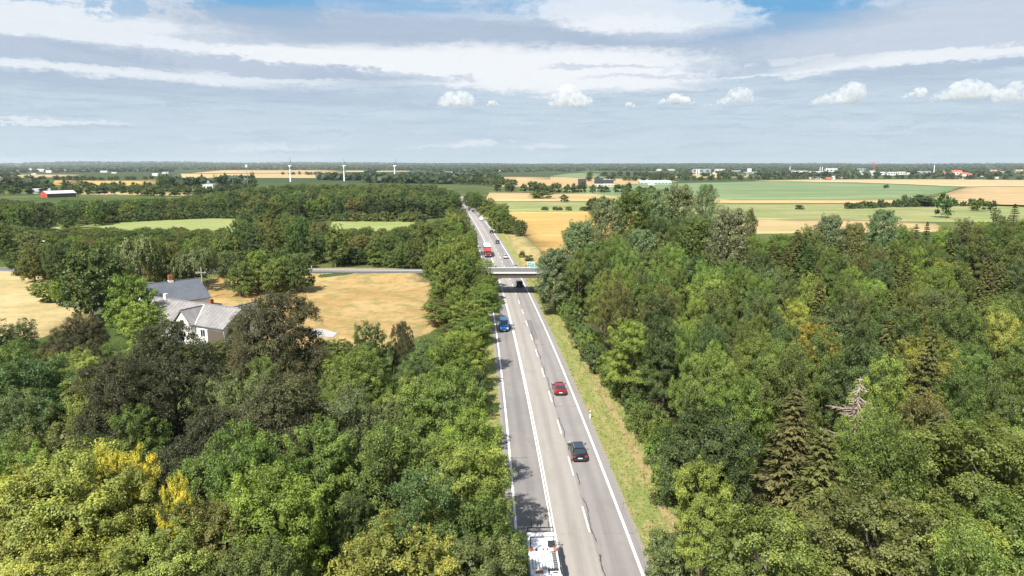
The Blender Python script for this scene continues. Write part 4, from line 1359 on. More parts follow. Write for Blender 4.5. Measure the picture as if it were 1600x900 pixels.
zone([(-60, 409, 3), (60, 409, 3), (330, 416.5, 4), (560, 417.5, 4), (700, 417, 4), (735, 370, 2), (690, 366, 1), (640, 376, 1), (500, 378, 1), (360, 380, 1), (200, 376, 1), (40, 377, 1), (-60, 377, 1)], 6000, 7.0,
     [('hornbeam_tree', ['low0', 'low1', 'mid0'], ['mid green', 'deep green', 'olive green', 'dark green', 'fresh green']), ('alder_tree', ['low0', 'midash'], ['grey-green', 'olive green', 'mid green', 'deep green'])],  # kinds differ in name only, all plain broadleaf trees
     (11, 17), 106, [(-60, 350), (0, 346), (60, 352), (100, 368), (140, 374), (200, 366), (300, 364), (366, 352), (372, 326), (440, 330), (500, 340), (522, 346), (532, 362), (580, 362), (640, 352), (660, 342), (720, 340), (740, 380)], group='trees beyond the crossing road', minH=4.5, rimjit=26)
zone([(225, 500, 4), (300, 540, 4), (345, 560, 4), (480, 555, 4), (560, 552, 4), (470, 528, 4), (400, 532, 4), (330, 528, 4)], 500, 6.0, [('hornbeam_tree', ['low0', 'low1'], ['deep green', 'mid green', 'olive green'])], (5, 8), 115, [(0, 500), (300, 528), (345, 528), (400, 530), (520, 532), (560, 540)], group='trees at the near side of the farm', minH=3)
# the belt of wood behind the two green meadows
zone([(-80, 372, 1), (30, 372, 1), (180, 347, 0), (335, 339, 0), (395, 341, 0), (400, 352, 0), (520, 344, 0), (660, 345, 0), (700, 338, 0), (722, 322, 0), (700, 305, 0), (560, 299, 0), (330, 302, 0), (150, 309, 0), (-80, 314, 0)], 11000,
     lambda x, y: 8.5 + 3.0 * _s1((y - 350) / 400), [('broadleaf_tree', ['mid0', 'mid1', 'mid2'], ['mid green', 'deep green', 'blue-green', 'dark green']), ('oak_tree', ['mid0', 'mid2'], ['deep green', 'dark green', 'mid green', 'fresh green']), ('lime_tree', ['mid1', 'midash'], ['olive green', 'deep green', 'mid green'])],  # species nominal: all plain broadleaf trees of the belt
     (12, 17), 107, [(-80, 314), (0, 308), (60, 315), (110, 311), (200, 310), (300, 305), (350, 297), (400, 290), (480, 285), (560, 286), (620, 284), (680, 287), (705, 296), (722, 310), (740, 330)], group='trees of the wood belt behind the meadows', minH=6, rimjit=14)
hand('lime_tree', 'mid1', 497, 309, 12, 5.0, 'yellow-green', 'lone yellow-green lime tree in the belt behind the meadows', 'the yellow-green lime tree', whole=True)
# roadside trees right of the road beyond the bridge
for k, (px, py, H, R, tn, lb, lm) in enumerate([
        (815, 343, 8.2, 3.6, 'deep green', 'round dark tree alone at the edge of the amber wheat field', 'the wheat-edge tree'), (797, 338, 9, 5.0, 'mid green', 'wide tree behind the round dark tree at the wheat edge', None),
        (779, 318, 15, 7.0, 'mid green', 'large round roadside tree between the road and the pasture', 'the large roadside tree'), (765, 309, 14, 6.0, 'fresh green', 'fresh green roadside tree beyond the large round one', None),
        (752, 304, 13, 6.5, 'deep green', 'dark roadside tree third from the wheat edge along the road', None), (742, 300, 14, 6.5, 'mid green', 'roadside tree fourth from the wheat edge along the road', None),
        (787, 334, 8, 5.0, 'fresh green', 'low fresh green tree under the large roadside tree', None), (732, 300, 13, 6.0, 'deep green', 'dark tree where the road disappears', None)]):
    hand('roadside_tree', f'low{k % 2}', px, py, H, R, tn, lb, lm)
for px, py, H, R, lb in [(816, 392, 2.6, 1.5, 'small bush on the dry verge behind the bridge'), (826, 398, 2.4, 1.8, 'low bush on the dry verge beside the bridge sign'), (850, 400, 3.5, 2.4, 'bush touching the poplars behind the bridge')]:
    hand('roadside_bush', 'midbush', px, py, H, R, 'olive green', lb, None, cat='bush', whole=True)

# verge bushes in front of the dense wood and along the near wood
g_ = np.random.default_rng(55)
yv = 56.0
while yv < 176:
    s = 13.6 + 1.0 * math.sin(yv * .09) + g_.uniform(-.5, .9) - 1.6 * _s1((yv - 120) / 40)
    hd = float(road_head(yv))
    x, y = _rx(yv) + s, yv - s * hd
    R = g_.uniform(1.7, 2.6)
    put_tree('verge_bush', f'bush{g_.integers(2)}', x, y, R * g_.uniform(1.5, 2.2), R, g_.choice(['fresh green', 'grey-green', 'mid green', 'bright green', 'deep green']), 'bush', group='bushes along the wide verge', g=g_)
    yv += R * g_.uniform(1.25, 1.7)
yv = 34.0
while yv < 182:
    s = -7.3 - g_.uniform(0, 1.0)
    hd = float(road_head(yv))
    x, y = _rx(yv) + s, yv - s * hd
    R = g_.uniform(1.7, 2.5)
    put_tree('hedge_bush', f'bush{g_.integers(2)}', x, y, R * g_.uniform(1.6, 2.4), R, g_.choice(['fresh green', 'mid green', 'bright green', 'deep green']), 'bush', group='bushes at the foot of the near wood', g=g_)
    yv += R * g_.uniform(1.3, 1.8)
# clearing scrub below the dark gap
for px, py in [(520, 820), (500, 850), (455, 880), (560, 860), (540, 890)]:
    x, y = at_top(px, py, 4.5)
    put_tree('scrub_bush', 'bush1', x, y, 4.5, 2.4, 'bright green', 'bush', None, 'scrub in the dark gap', g=g_)

# ---- hedges and trees among the far fields
def line_trees(kind, pts, step, hr, rr, tones, seed, group, protos=('far0', 'far1'), jit=.25, cat='tree'):
    g = np.random.default_rng(seed)
    P = [unproject(a, b) for a, b in pts]
    for (x0, y0), (x1, y1) in zip(P[:-1], P[1:]):
        L = math.hypot(x1 - x0, y1 - y0); n = max(1, int(L / step))
        for i in range(n):
            t = (i + g.uniform(0, 1)) / n
            x, y = x0 + (x1 - x0) * t, y0 + (y1 - y0) * t
            put_tree(kind, protos[g.integers(len(protos))], x + g.normal(0, step * jit * .4), y + g.normal(0, step * jit), g.uniform(*hr), g.uniform(*rr), g.choice(tones), cat, group=group, g=g, whole=True)


DK = ['deep green', 'dark green', 'blue-green']
line_trees('wood_edge_bush', [(150, 349.5), (250, 344.5), (335, 341), (395, 343)], 4.0, (4, 7), (2.8, 4.2), DK + ['mid green'], 321, 'bushes on the edge of the wood belt by the meadow', ('midbush',), cat='bush')
line_trees('wood_edge_bush', [(520, 346), (590, 346), (660, 347)], 4.0, (4, 7), (2.8, 4.2), DK + ['mid green', 'olive green'], 322, 'bushes on the wood edge by the second meadow', ('midbush',), cat='bush')
line_trees('wood_edge_bush', [(465, 411.5), (520, 412.5), (600, 413)], 3.0, (2.5, 5), (2.0, 3.0), DK + ['mid green', 'fresh green'], 323, 'bushes beside the crossing road behind the guardrail', ('midbush',), cat='bush')
line_trees('hedge_tree', [(775, 300), (830, 300.5), (870, 303), (930, 302), (1000, 302.5)], 8, (9, 15), (4.5, 7), DK, 301, 'trees of the hedge behind the pale stubble')
line_trees('hedge_tree', [(1000, 305), (1060, 306), (1100, 307)], 10, (9, 13), (4, 6), DK + ['mid green'], 302, 'trees of the hedge left of the tallest poplar')
line_trees('hedge_bush', [(850, 329), (920, 329.5), (960, 330)], 4.5, (3, 4.5), (2.4, 3.4), ['olive green', 'mid green'], 303, 'bushes between wheat and pasture', ('farbush',), cat='bush')
line_trees('hedge_tree', [(915, 330), (985, 331)], 6, (9, 12), (4, 6), ['mid green', 'deep green'], 304, 'trees at the end of the pasture hedge')
line_trees('hedge_bush', [(1320, 327), (1400, 324), (1480, 322), (1555, 323)], 5.5, (4, 7), (3, 4.5), DK, 305, 'bushes of the pasture hedge', ('farbush',), cat='bush')
for px, py, H, R, tn, lb, lm in [
        (1440, 304, 10, 13, 'dark green', 'wide dark thicket on the rim of the harvested field', 'the wide thicket'), (1478, 300, 17, 6.5, 'blue-green', 'tall dark round tree on the pasture hedge beside the thicket', 'the tall hedge tree'),
        (1414, 303, 10, 3.5, 'grey-green', 'thin tree standing left of the wide dark thicket', None), (1530, 309.5, 10, 6.0, 'mid green', 'round tree near the right end of the pasture hedge', None),
        (1551, 313, 8, 4.5, 'deep green', 'small dark tree at the right end of the pasture hedge', None), (1249, 319.5, 4, 4.0, 'dark green', 'lone dark bush out on the pasture', None),
        (882, 303, 8, 4.5, 'mid green', 'lone tree on the pale stubble strip', 'the lone stubble tree'), (845, 298, 8, 15, 'fresh green', 'pale green mound of trees before the far hedge', None),
        (1077, 302, 10, 5, 'dark green', 'single dark tree left of the tallest poplar, out on the far field', None), (1385, 288, 6, 5, 'deep green', 'dark tree by the red cottage', None)]:
    hand('field_tree', 'far0' if R > 4.2 else 'far1', px, py, H, R, tn, lb, lm, cat='bush' if 'bush' in lb else 'tree', whole=True)
line_trees('hedge_tree', [(920, 283.5), (1000, 283), (1060, 282.4), (1250, 280.6), (1380, 279.6), (1600, 281.6), (1720, 282.6)], 16, (9, 14), (6, 9), DK, 306, 'trees along the rim of the far green field')
line_trees('hedge_tree', [(914, 275.5), (960, 276.5), (1000, 275.5), (1060, 280)], 22, (11, 17), (8, 12), DK, 307, 'trees of the copse behind the dark office blocks')
line_trees('hedge_tree', [(-40, 300), (60, 297), (120, 296), (160, 298), (245, 301), (330, 303), (400, 297)], 11, (8, 14), (5, 7.5), DK + ['mid green'], 308, 'trees of the hedge behind the red barn')
line_trees('hedge_tree', [(-40, 281), (90, 281.5), (150, 283), (240, 281)], 17, (8, 12), (7, 10), DK, 309, 'trees between the two far wheat fields')
line_trees('hedge_tree', [(-40, 305), (60, 304), (130, 305), (200, 304), (260, 307), (340, 305)], 8, (7, 12), (4, 6.5), DK + ['mid green'], 314, 'trees between the red barn and the wood belt')
line_trees('hedge_tree', [(110, 299.5), (180, 300), (250, 301), (300, 300)], 9, (7, 11), (4, 6.5), DK + ['mid green'], 315, 'trees right of the red barn')
line_trees('fir_tree', [(245, 296), (270, 291), (330, 290), (400, 287)], 10, (15, 22), (4, 5.5), DK, 310, 'dark firs round the white sheds', ('midspruce', 'far0'))
line_trees('hedge_tree', [(440, 273), (480, 273.5), (560, 276)], 26, (9, 13), (6, 9), DK, 311, 'row of small trees on the turbine field')
line_trees('hedge_tree', [(560, 281), (640, 283), (720, 288), (780, 291)], 12, (10, 15), (6, 9), DK + ['grey-green'], 312, 'trees beyond the wood belt towards the road')
line_trees('hedge_tree', [(700, 285), (760, 286), (800, 291)], 15, (10, 15), (6, 9), DK, 313, 'trees before the pylon field')

# the wooded plain to the horizon: uncounted trees as one mass
def far_wood():
    g = np.random.default_rng(77)
    Q = []; T = []
    specs = []
    for _ in range(70000):
        py = 257 + 29 * g.uniform(0, 1) ** 1.35 + 1.6
        r = 37500.0 / (py - 257)
        az_ = g.uniform(-.72, .72)
        x, y = r * math.sin(az_), r * math.cos(az_)
        if r > 17000 or r < 950: continue
        px, py, _z = project(x, y, 0)
        n = _vn(x, y, .0011, 21) + .45 * _vn(x, y, .004, 23)
        thr = -.42 if r > 3600 else -.12
        if n < thr - .5 * _s1((r - 6000) / 3000): continue
        # keep the open fields of the middle distance open
        if 775 < px < 1060 and py > 269.5: continue
        if px >= 1060 and py > 276.5: continue
        if px < 262 and (276.5 < py < 294 or 271.5 < py < 275.5): continue
        if 262 < px < 345 and 284 < py < 290: continue
        if 270 < px < 570 and 265.5 < py < 278.3 and not (273.2 < py < 274.4): continue
        if 390 < px < 700 and py > 287.5: continue
        if px > 700 and px < 775 and py > 284: continue
        if any(abs(px - bx) < bw_ * .5 + 2 and bt < py < bb_ + 2.5 for bx, bt, bb_, bw_ in CLEAR): continue
        specs.append((x, y, r))
    for x, y, r in specs:
        z = gz(x, y)
        k = 1.0 + 1.6 * _s1((r - 3000) / 6000)      # beyond, one lump stands for a few crowns
        R = g.uniform(6, 10) * k; H = g.uniform(9, 15)
        m = 8
        c = np.stack([g.normal(0, .5, m) * R, g.normal(0, .5, m) * R, H * g.uniform(.25, .85, m)], -1) + [x, y, z]
        nrm = unit(np.stack([g.normal(0, .7, m), g.normal(-.3, .7, m), g.uniform(.2, 1.2, m)], -1))
        u = unit(np.cross(nrm, g.normal(0, 1, (m, 3)))); w = np.cross(nrm, u)
        L = R * g.uniform(.55, .95, m)
        Lz = np.minimum(L, 5.5)
        s = np.array([1, 1, .0])
        def sc_(v, l):
            o = v * l[:, None]; o[:, 2] = np.clip(o[:, 2], -4.5, 4.5); return o
        U, Wv = sc_(u, L), sc_(w, L)
        Q.append(np.stack([c - U, c + Wv, c + U, c - Wv], 1)); T.append(np.clip(g.uniform(.1, .8) + g.normal(0, .1, m), 0, 1))
    me = quads_mesh('distant_woodland', np.vstack(Q), np.concatenate(T), LEAF)
    o = link('distant_woodland', me); o.color = (.042, .066, .028, 1)
    tag(o, kind='stuff')


#@@THINGS@@
# ------------------------------------------------------------------ materials of the built things
CONC = simple('concrete', (0.37, 0.355, 0.335), .85, var=.18, scale=1.2)
CONC_P = simple('pale_concrete', (0.52, 0.50, 0.47), .85, var=.2, scale=.7)
CONC_D = simple('stained_concrete', (0.085, 0.064, 0.055), .9, var=.3, scale=.8)  # shade under the bridge deck put into the colour as dark brown
STEEL = simple('galvanised_steel', (0.25, 0.26, 0.27), .6, .3, var=.15)
RUBBER = simple('tyre_rubber', (0.02, 0.02, 0.021), .85)
RIM = simple('wheel_rim', (0.42, 0.43, 0.44), .35, .7)
PLASTIC = simple('dark_plastic', (0.028, 0.028, 0.03), .6)
PLATE = simple('number_plate_white', (0.78, 0.78, 0.76), .5, var=.03)
LAMPRED = simple('tail_lamp', (0.34, 0.015, 0.012), .2, coat=.5)
LAMPCLR = simple('head_lamp', (0.78, 0.80, 0.82), .12, coat=.6, var=.03)
GLASSM = simple('dark_window_glass', (0.022, 0.032, 0.042), .06, spec=.8, var=.05)
WHITE = simple('white_paint', (0.84, 0.84, 0.83), .4, var=.06, coat=.2)
WHITEWASH = simple('whitewash', (0.74, 0.72, 0.68), .85, var=.12, scale=1.0)
BRICKR = simple('red_brick', (0.26, 0.08, 0.045), .85, var=.25, scale=4)
POLEWOOD = simple('grey_pole_wood', (0.36, 0.34, 0.31), .9, var=.2)
TIMBER = simple('weathered_timber', (0.10, 0.078, 0.06), .9, var=.3, scale=4)
FALU = simple('red_painted_boards', (0.50, 0.055, 0.035), .7, var=.15)
ORANGE = simple('orange_lamp', (0.55, 0.14, 0.05), .35)
RUST = simple('rusty_hatch', (0.40, 0.15, 0.055), .8, var=.25, scale=5)
DARKSTEEL = simple('dark_steel', (0.055, 0.055, 0.06), .5, .5)
SIGNG = simple('sign_green', (0.05, 0.46, 0.33), .4, var=.05)
SIGNW = simple('sign_white', (0.75, 0.80, 0.78), .4, var=.03)


def roof_material(name, base, alt, stain, ribs, rib_axis='X', rough=.7, metal=0.0):
    """sheet roof: patchy weathering; the ribs themselves are geometry"""
    m, t, p = new_mat(name)
    g = t.node('ShaderNodeTexCoord').outputs['Object']
    a = t.noise(g, .5, 5, .65); b = t.noise(t.mapping(g, (1, 1, .3)), 1.6, 5, .7); c = t.noise(g, 7, 3, .6)
    cc = t.mix(t.ss(a, .38, .62), base, alt)
    cc = t.mix(t.m('MULTIPLY', t.ss(b, .54, .72), .7), cc, stain)
    k = t.m('ADD', .86, t.m('MULTIPLY', c, .28))
    t.l.new(t.mix(1.0, cc, t.comb(k, k, k), 'MULTIPLY'), p.inputs['Base Color'])
    p.inputs['Roughness'].default_value = rough; p.inputs['Metallic'].default_value = metal
    return m


ROOF_FIBRE = roof_material('weathered_fibre_roof', (0.185, 0.175, 0.172), (0.235, 0.222, 0.217), (0.115, 0.092, 0.08), 0)
ROOF_METAL = roof_material('dark_sheet_metal', (0.105, 0.115, 0.135), (0.125, 0.135, 0.15), (0.085, 0.09, 0.10), 0, rough=.5, metal=.2)
ROOF_PALE = roof_material('pale_roof', (0.50, 0.48, 0.46), (0.56, 0.54, 0.52), (0.40, 0.37, 0.35), 0)
ROOF_GREY = roof_material('grey_roof', (0.24, 0.25, 0.27), (0.28, 0.29, 0.31), (0.20, 0.20, 0.21), 0)
ROOF_RED = roof_material('red_tile_roof', (0.52, 0.115, 0.055), (0.56, 0.15, 0.075), (0.38, 0.085, 0.045), 0)

# ------------------------------------------------------------------ crossing road and bridge
def crossing_road():
    mb = MB()
    xs = np.concatenate([np.arange(-240, -8, 6), [-8.0]])
    V = []; F = []
    for x in xs:
        for d in (-3.7, -2.7, 0, 2.7, 3.7):
            V.append((x, float(cross_y(x)) + d, float(cross_z(x)) + (.03 if abs(d) < 3.5 else -.15)))
    for i in range(len(xs) - 1):
        for k in range(4):
            F.append((i * 5 + k, (i + 1) * 5 + k, (i + 1) * 5 + k + 1, i * 5 + k + 1))
    me = bpy.data.meshes.new('crossing_road'); me.from_pydata(V, [], F); me.materials.append(ASPH_X)
    tag(link('crossing_road', me), kind='structure')
    mb.cur = 0
    for d in (-2.55, 2.45):
        V = []; F = []
        for x in xs:
            for q in (0, .12): V.append((x, float(cross_y(x)) + d + q, float(cross_z(x)) + .038))
        F = [(2 * i, 2 * i + 2, 2 * i + 3, 2 * i + 1) for i in range(len(xs) - 1)]
        me = bpy.data.meshes.new('road_marking'); me.from_pydata(V, [], F); me.materials.append(PAINT)
        tag(link('road_marking', me), kind='structure')
    # far side stub
    me = bpy.data.meshes.new('crossing_road')
    me.from_pydata([(17, 180.3, 5.82), (60, 180.3, 5.6), (60, 188.7, 5.6), (17, 188.7, 5.82)], [], [(0, 1, 2, 3)]); me.materials.append(ASPH_X)
    tag(link('crossing_road', me), kind='structure')


crossing_road()


def bridge():
    b = empty('road_bridge', (2.5, 184.5, -.1), 0, 'pale concrete road bridge crossing over the main road', 'bridge')
    x0, x1 = -10.5, 14.5
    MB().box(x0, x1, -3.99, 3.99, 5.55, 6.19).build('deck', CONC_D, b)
    MB().box(x0, x1, -3.0, 3.0, 6.194, 6.21).build('carriageway', ASPH_X, b)
    for y in (-4.35, 4.0):
        MB().bevbox(x0, x1, y, y + .35, 5.98, 6.42, .03).build('edge_beam', CONC_P, b)
    for y in (-3.98, -1.2, 1.1, 3.0):
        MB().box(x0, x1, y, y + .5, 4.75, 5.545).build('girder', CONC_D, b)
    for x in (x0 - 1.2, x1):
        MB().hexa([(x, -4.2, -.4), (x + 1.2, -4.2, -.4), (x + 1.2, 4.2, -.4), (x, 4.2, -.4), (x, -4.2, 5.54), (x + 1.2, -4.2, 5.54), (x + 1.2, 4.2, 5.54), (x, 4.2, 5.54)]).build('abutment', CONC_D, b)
    post = MB().box(-.04, .04, -.04, .04, 6.42, 7.5).mesh('railing_post', STEEL)
    for y in (-4.18, 4.18):
        for i in range(13):
            link('railing_post', post, b, (x0 + .5 + i * 2.0, y, 0))
        for z, r in ((7.5, .045), (7.12, .025), (6.85, .025), (6.6, .025)):
            MB().tube((x0, y, z), (x1, y, z), r, n=6).build('railing_rail', STEEL, b)
    s = empty('bridge_sign', (5.4, 189.0, -.45), 0, 'mint green road sign with pale lettering panel fixed above the bridge railing', 'road sign')
    MB().box(-1.1, 1.1, 0, .06, 6.75, 8.2).build('panel', SIGNW, s)
    for (a, c, z0, z1) in ((-1.0, .05, 7.62, 8.12), (.15, 1.0, 7.55, 7.95), (-.95, .7, 7.12, 7.5), (-.3, 1.0, 6.82, 7.05)):
        MB().box(a, c, -.02, -.004, z0, z1).build('green_field', SIGNG, s)
    for x in (-.8, .8): MB().box(x - .04, x + .04, .062, .12, 6.3, 8.2).build('post', STEEL, s)
    s2 = empty('bridge_plate', (1.0, 189.0, -.4), 0, 'small dark plate on the far railing left of the mint sign', 'road sign')
    MB().box(-.5, .5, 0, .05, 7.1, 7.35).build('panel', PLASTIC, s2)
    for x in (-.3, .3): MB().box(x - .03, x + .03, .052, .09, 6.5, 7.3).build('bracket', STEEL, s2)


bridge()


def guardrail(x0, x1, d, label):
    g = empty('guardrail', ((x0 + x1) / 2, 0, 0), 0, label, 'guardrail')
    ox = (x0 + x1) / 2
    rings = []
    xs = np.arange(x0, x1 + .1, 4)
    for x in xs:
        y = float(cross_y(x)) + d; z = float(cross_z(x))
        rings.append([(x - ox, y - .03, z + .45), (x - ox, y - .09, z + .52), (x - ox, y - .03, z + .6), (x - ox, y - .09, z + .68), (x - ox, y - .03, z + .76), (x - ox, y, z + .76), (x - ox, y, z + .45)])
    MB().loft(rings).build('beam', STEEL, g)
    post = MB().box(-.05, .05, .01, .11, -.4, .74).mesh('post', STEEL)
    for x in xs: link('post', post, g, (x - ox, float(cross_y(x)) + d, float(cross_z(x))))


guardrail(-66, -12, -3.6, 'galvanised guardrail along the crossing road above the dry field')

# ------------------------------------------------------------------ vehicles
def paint(name, c, rough=.22, metal=.35):
    m = simple(name, c, rough, metal, var=.05, coat=.7)
    return m


def place_on_road(px, py, z=0.0):
    x, y = unproject(px, py, z)
    return x, y, -math.atan(_rx(y + .5) - _rx(y - .5))


WHEEL = {}


def wheel(parent, x, y, r=.33, w=.22):
    k = (round(r, 2), round(w, 2))
    if k not in WHEEL:
        t = []
        for q, rr in ((-w / 2, r * .9), (-w / 2 + .03, r), (w / 2 - .03, r), (w / 2, r * .9)):
            t.append([(q, rr * math.cos(a * math.pi / 8), rr * math.sin(a * math.pi / 8)) for a in range(16)])
        tm = MB().loft(t).mesh('tyre', RUBBER, smooth=40)
        rm = MB()
        for sgn in (-1, 1):
            rm.tube((sgn * (w / 2 + .004), 0, 0), (sgn * (w / 2 + .012), 0, 0), r * .62, r * .55, 10)
        WHEEL[k] = (tm, rm.mesh('rim', RIM))
    ty = link('tyre', WHEEL[k][0], parent, (x, y, r))
    link('rim', WHEEL[k][1], ty)


def ring(y, w, zb, zt, r=.12, n=0):
    """rounded cross-section of a car body"""
    return [(-w + r, y, zb), (-w, y, zb + r), (-w, y, (zb + zt) * .52), (-w * .985, y, zt - r), (-w + r * 1.3, y, zt), (w - r * 1.3, y, zt), (w * .985, y, zt - r), (w, y, (zb + zt) * .52), (w, y, zb + r), (w - r, y, zb)]


def quadpanel(pts, t=.012):
    a, b, c, d = [Vector(p) for p in pts]
    n = (b - a).cross(d - a).normalized() * t
    return [p - n * .3 for p in (a, b, c, d)] + [p + n for p in (a, b, c, d)]


def car(name, label, cat, px, py, pm, oncoming=False, L=4.5, Wd=1.84, Ht=1.5, belt=.92, gh=(-2.0, -1.45, .35, 1.25), top_w=.60, roof_mat=None, glass_roof=False, van=False, group='vehicles on the main road'):
    x, y, rz = place_on_road(px, py)
    # the given pixel is where the near end of the car meets the road: shift to the car's middle
    hd = math.tan(-rz); ln = math.hypot(1, hd)
    x += L / 2 * hd / ln; y += L / 2 / ln
    root = empty(name, (x, y, .004), rz + (math.pi if oncoming else 0), label, cat, group)
    h = L / 2; w = Wd / 2
    bt = belt
    body = MB().loft([ring(-h, w * .86, .36, bt - .18, .08), ring(-h + .10, w * .95, .26, bt - .02, .1), ring(-h + .7, w, .22, bt + .02), ring(-.4, w, .2, bt), ring(h - 1.5, w, .2, bt - .03),
                      ring(h - .9, w * .985, .22, bt - .09), ring(h - .28, w * .93, .25, bt - .2, .1), ring(h - .03, w * .80, .34, bt - .36, .08)])
    y0, y1, y2, y3 = gh
    wb, wt = w * .93, w * top_w + .12
    zt = Ht

    def gr(yy, z, ww, b=.07):
        return [(-wb, yy, bt - .04), (-ww, yy, z - b), (-ww + b * 1.4, yy, z), (ww - b * 1.4, yy, z), (ww, yy, z - b), (wb, yy, bt - .04)]
    body.loft([gr(y0, bt + .05, wb - .03, .03), gr(y1, zt - .05, wt, .07), gr((y1 + y2) / 2, zt, wt), gr(y2, zt - .04, wt, .07), gr(y3, bt + .01, wb - .04, .02)])
    body.build('body', pm, root, smooth=35)
    # windows
    k = .88

    def rearpt(t, ww): return (ww, y0 + (y1 - y0) * t, bt + .05 + (zt - .05 - bt - .05) * t + .012)

    def frontpt(t, ww): return (ww, y3 + (y2 - y3) * t, bt + .01 + (zt - .04 - bt - .01) * t + .012)
    i0, i1 = wb * .80, (wt - .1) * .93
    MB().hexa(quadpanel([rearpt(.14, -i0), rearpt(.14, i0), rearpt(.9, i1), rearpt(.9, -i1)])).build('rear_window', GLASSM if not van else pm, root)
    MB().hexa(quadpanel([frontpt(.10, i0), frontpt(.10, -i0), frontpt(.94, -i1), frontpt(.94, i1)])).build('windscreen', GLASSM, root)
    for sgn in (-1, 1):
        def sp(yy, t):
            ww = wb + (wt - wb) * t + .012
            return (sgn * ww, yy, bt + .0 + (zt - .1 - bt) * t)
        segs = [(y1 - .12, y1 + (y2 - y1) * .48), (y1 + (y2 - y1) * .53, y2 + .3)]
        if van: segs = segs[1:]
        for a, c in segs:
            a2, c2 = a + .05, c - (.25 if c > y2 else .0)
            pts = [sp(a, .12), sp(c + (.18 if c > y2 else 0), .12), sp(c2, .88), sp(a2 + .05, .88)]
            if sgn < 0: pts = pts[::-1]
            MB().hexa(quadpanel(pts)).build('side_window', GLASSM, root)
        MB().bevbox(sgn * (w + .11) - .11, sgn * (w + .11) + .11, y3 - .5, y3 - .32, bt + .02, bt + .17, .03).build('mirror', PLASTIC, root)
        MB().bevbox(sgn * w * .74 - .16, sgn * w * .74 + .16, -h - .012, -h + .12, bt - .28, bt - .08, .02).build('tail_light', LAMPRED, root)
        MB().bevbox(sgn * w * .68 - .17, sgn * w * .68 + .17, h - .22, h + .004, bt - .44, bt - .27, .02).build('headlight', LAMPCLR, root)
        for yy in (-h + .82, h - .86): wheel(root, sgn * (w - .10), yy, .33)
    MB().box(-w * .8, w * .8, -h - .02, -h + .2, .24, .46).build('rear_bumper', PLASTIC, root)
    MB().box(-w * .74, w * .74, h - .15, h + .012, .2, .44).build('front_bumper', PLASTIC, root)
    MB().box(-.26, .26, -h - .03, -h - .021, .48, .60).build('number_plate', PLATE, root)
    MB().box(-.26, .26, h + .013, h + .022, .36, .46).build('number_plate', PLATE, root)
    if glass_roof:
        MB().bevbox(-wt + .14, wt - .14, y1 + .12, y2 - .25, zt - .02, zt + .012, .01).build('glass_roof', GLASSM, root)
        for sgn in (-1, 1): MB().bevbox(sgn * (wt - .1) - .025, sgn * (wt - .1) + .025, y1 + .1, y2 - .1, zt - .02, zt + .05, .01).build('roof_rail', STEEL, root)
    return root


P_BLACK = paint('black_paint', (.020, .021, .026)); P_RED = paint('red_paint', (.30, .012, .016)); P_BLUE = paint('blue_paint', (.012, .24, .72), .35, 0.)
P_DARK = paint('dark_grey_paint', (.05, .052, .058)); P_SILV = paint('silver_paint', (.55, .56, .58)); P_WHITE = paint('white_car_paint', (.75, .76, .77), .3, 0.)
car('black_car', 'black estate car with glass roof driving away in the slow lane', 'car', 906.5, 723, P_BLACK, L=4.7, Wd=1.9, Ht=1.55, gh=(-2.2, -1.75, .3, 1.2), glass_roof=True)
car('red_car', 'dark red hatchback driving away behind a long gap from the black estate', 'car', 876, 619, P_RED, L=4.35, Wd=1.86, Ht=1.56, gh=(-2.05, -1.6, .2, 1.1))
car('blue_van', 'bright blue delivery van coming along the oncoming lane', 'van', 788, 519, P_BLUE, oncoming=True, L=5.0, Wd=1.95, Ht=2.25, belt=1.15, gh=(-2.45, -2.38, .95, 1.7), top_w=.82, van=True)
car('black_van', 'black boxy people carrier just before the bridge shadow', 'car', 812, 449.5, P_BLACK, L=4.9, Wd=1.95, Ht=1.9, belt=1.05, gh=(-2.4, -2.2, .6, 1.4), top_w=.74)
car('silver_car', 'pale silver car right behind the bridge', 'car', 790.5, 404.5, P_SILV, L=4.4, gh=(-2.05, -1.5, .3, 1.15))
car('dark_car', 'dark car in the slow lane between the silver car and the next dark one', 'car', 777.8, 381, P_DARK, Ht=1.55)
car('dark_car', 'dark car further along, second dark one beyond the bridge', 'car', 768.2, 364.6, P_BLACK, Ht=1.5)
car('white_van', 'white van far along the road, beyond both dark cars', 'van', 752, 345, P_WHITE, L=5.4, Wd=2.0, Ht=2.3, belt=1.15, gh=(-2.65, -2.5, 1.0, 1.9), top_w=.8, van=True)
car('dark_car', 'tiny dark car far away just before the road bends out of sight', 'car', 739.5, 332, P_DARK, Ht=1.6)
car('dark_car', 'tiny black car at the far bend in the oncoming lane', 'car', 733.5, 329.2, P_BLACK, oncoming=True, Ht=1.6)


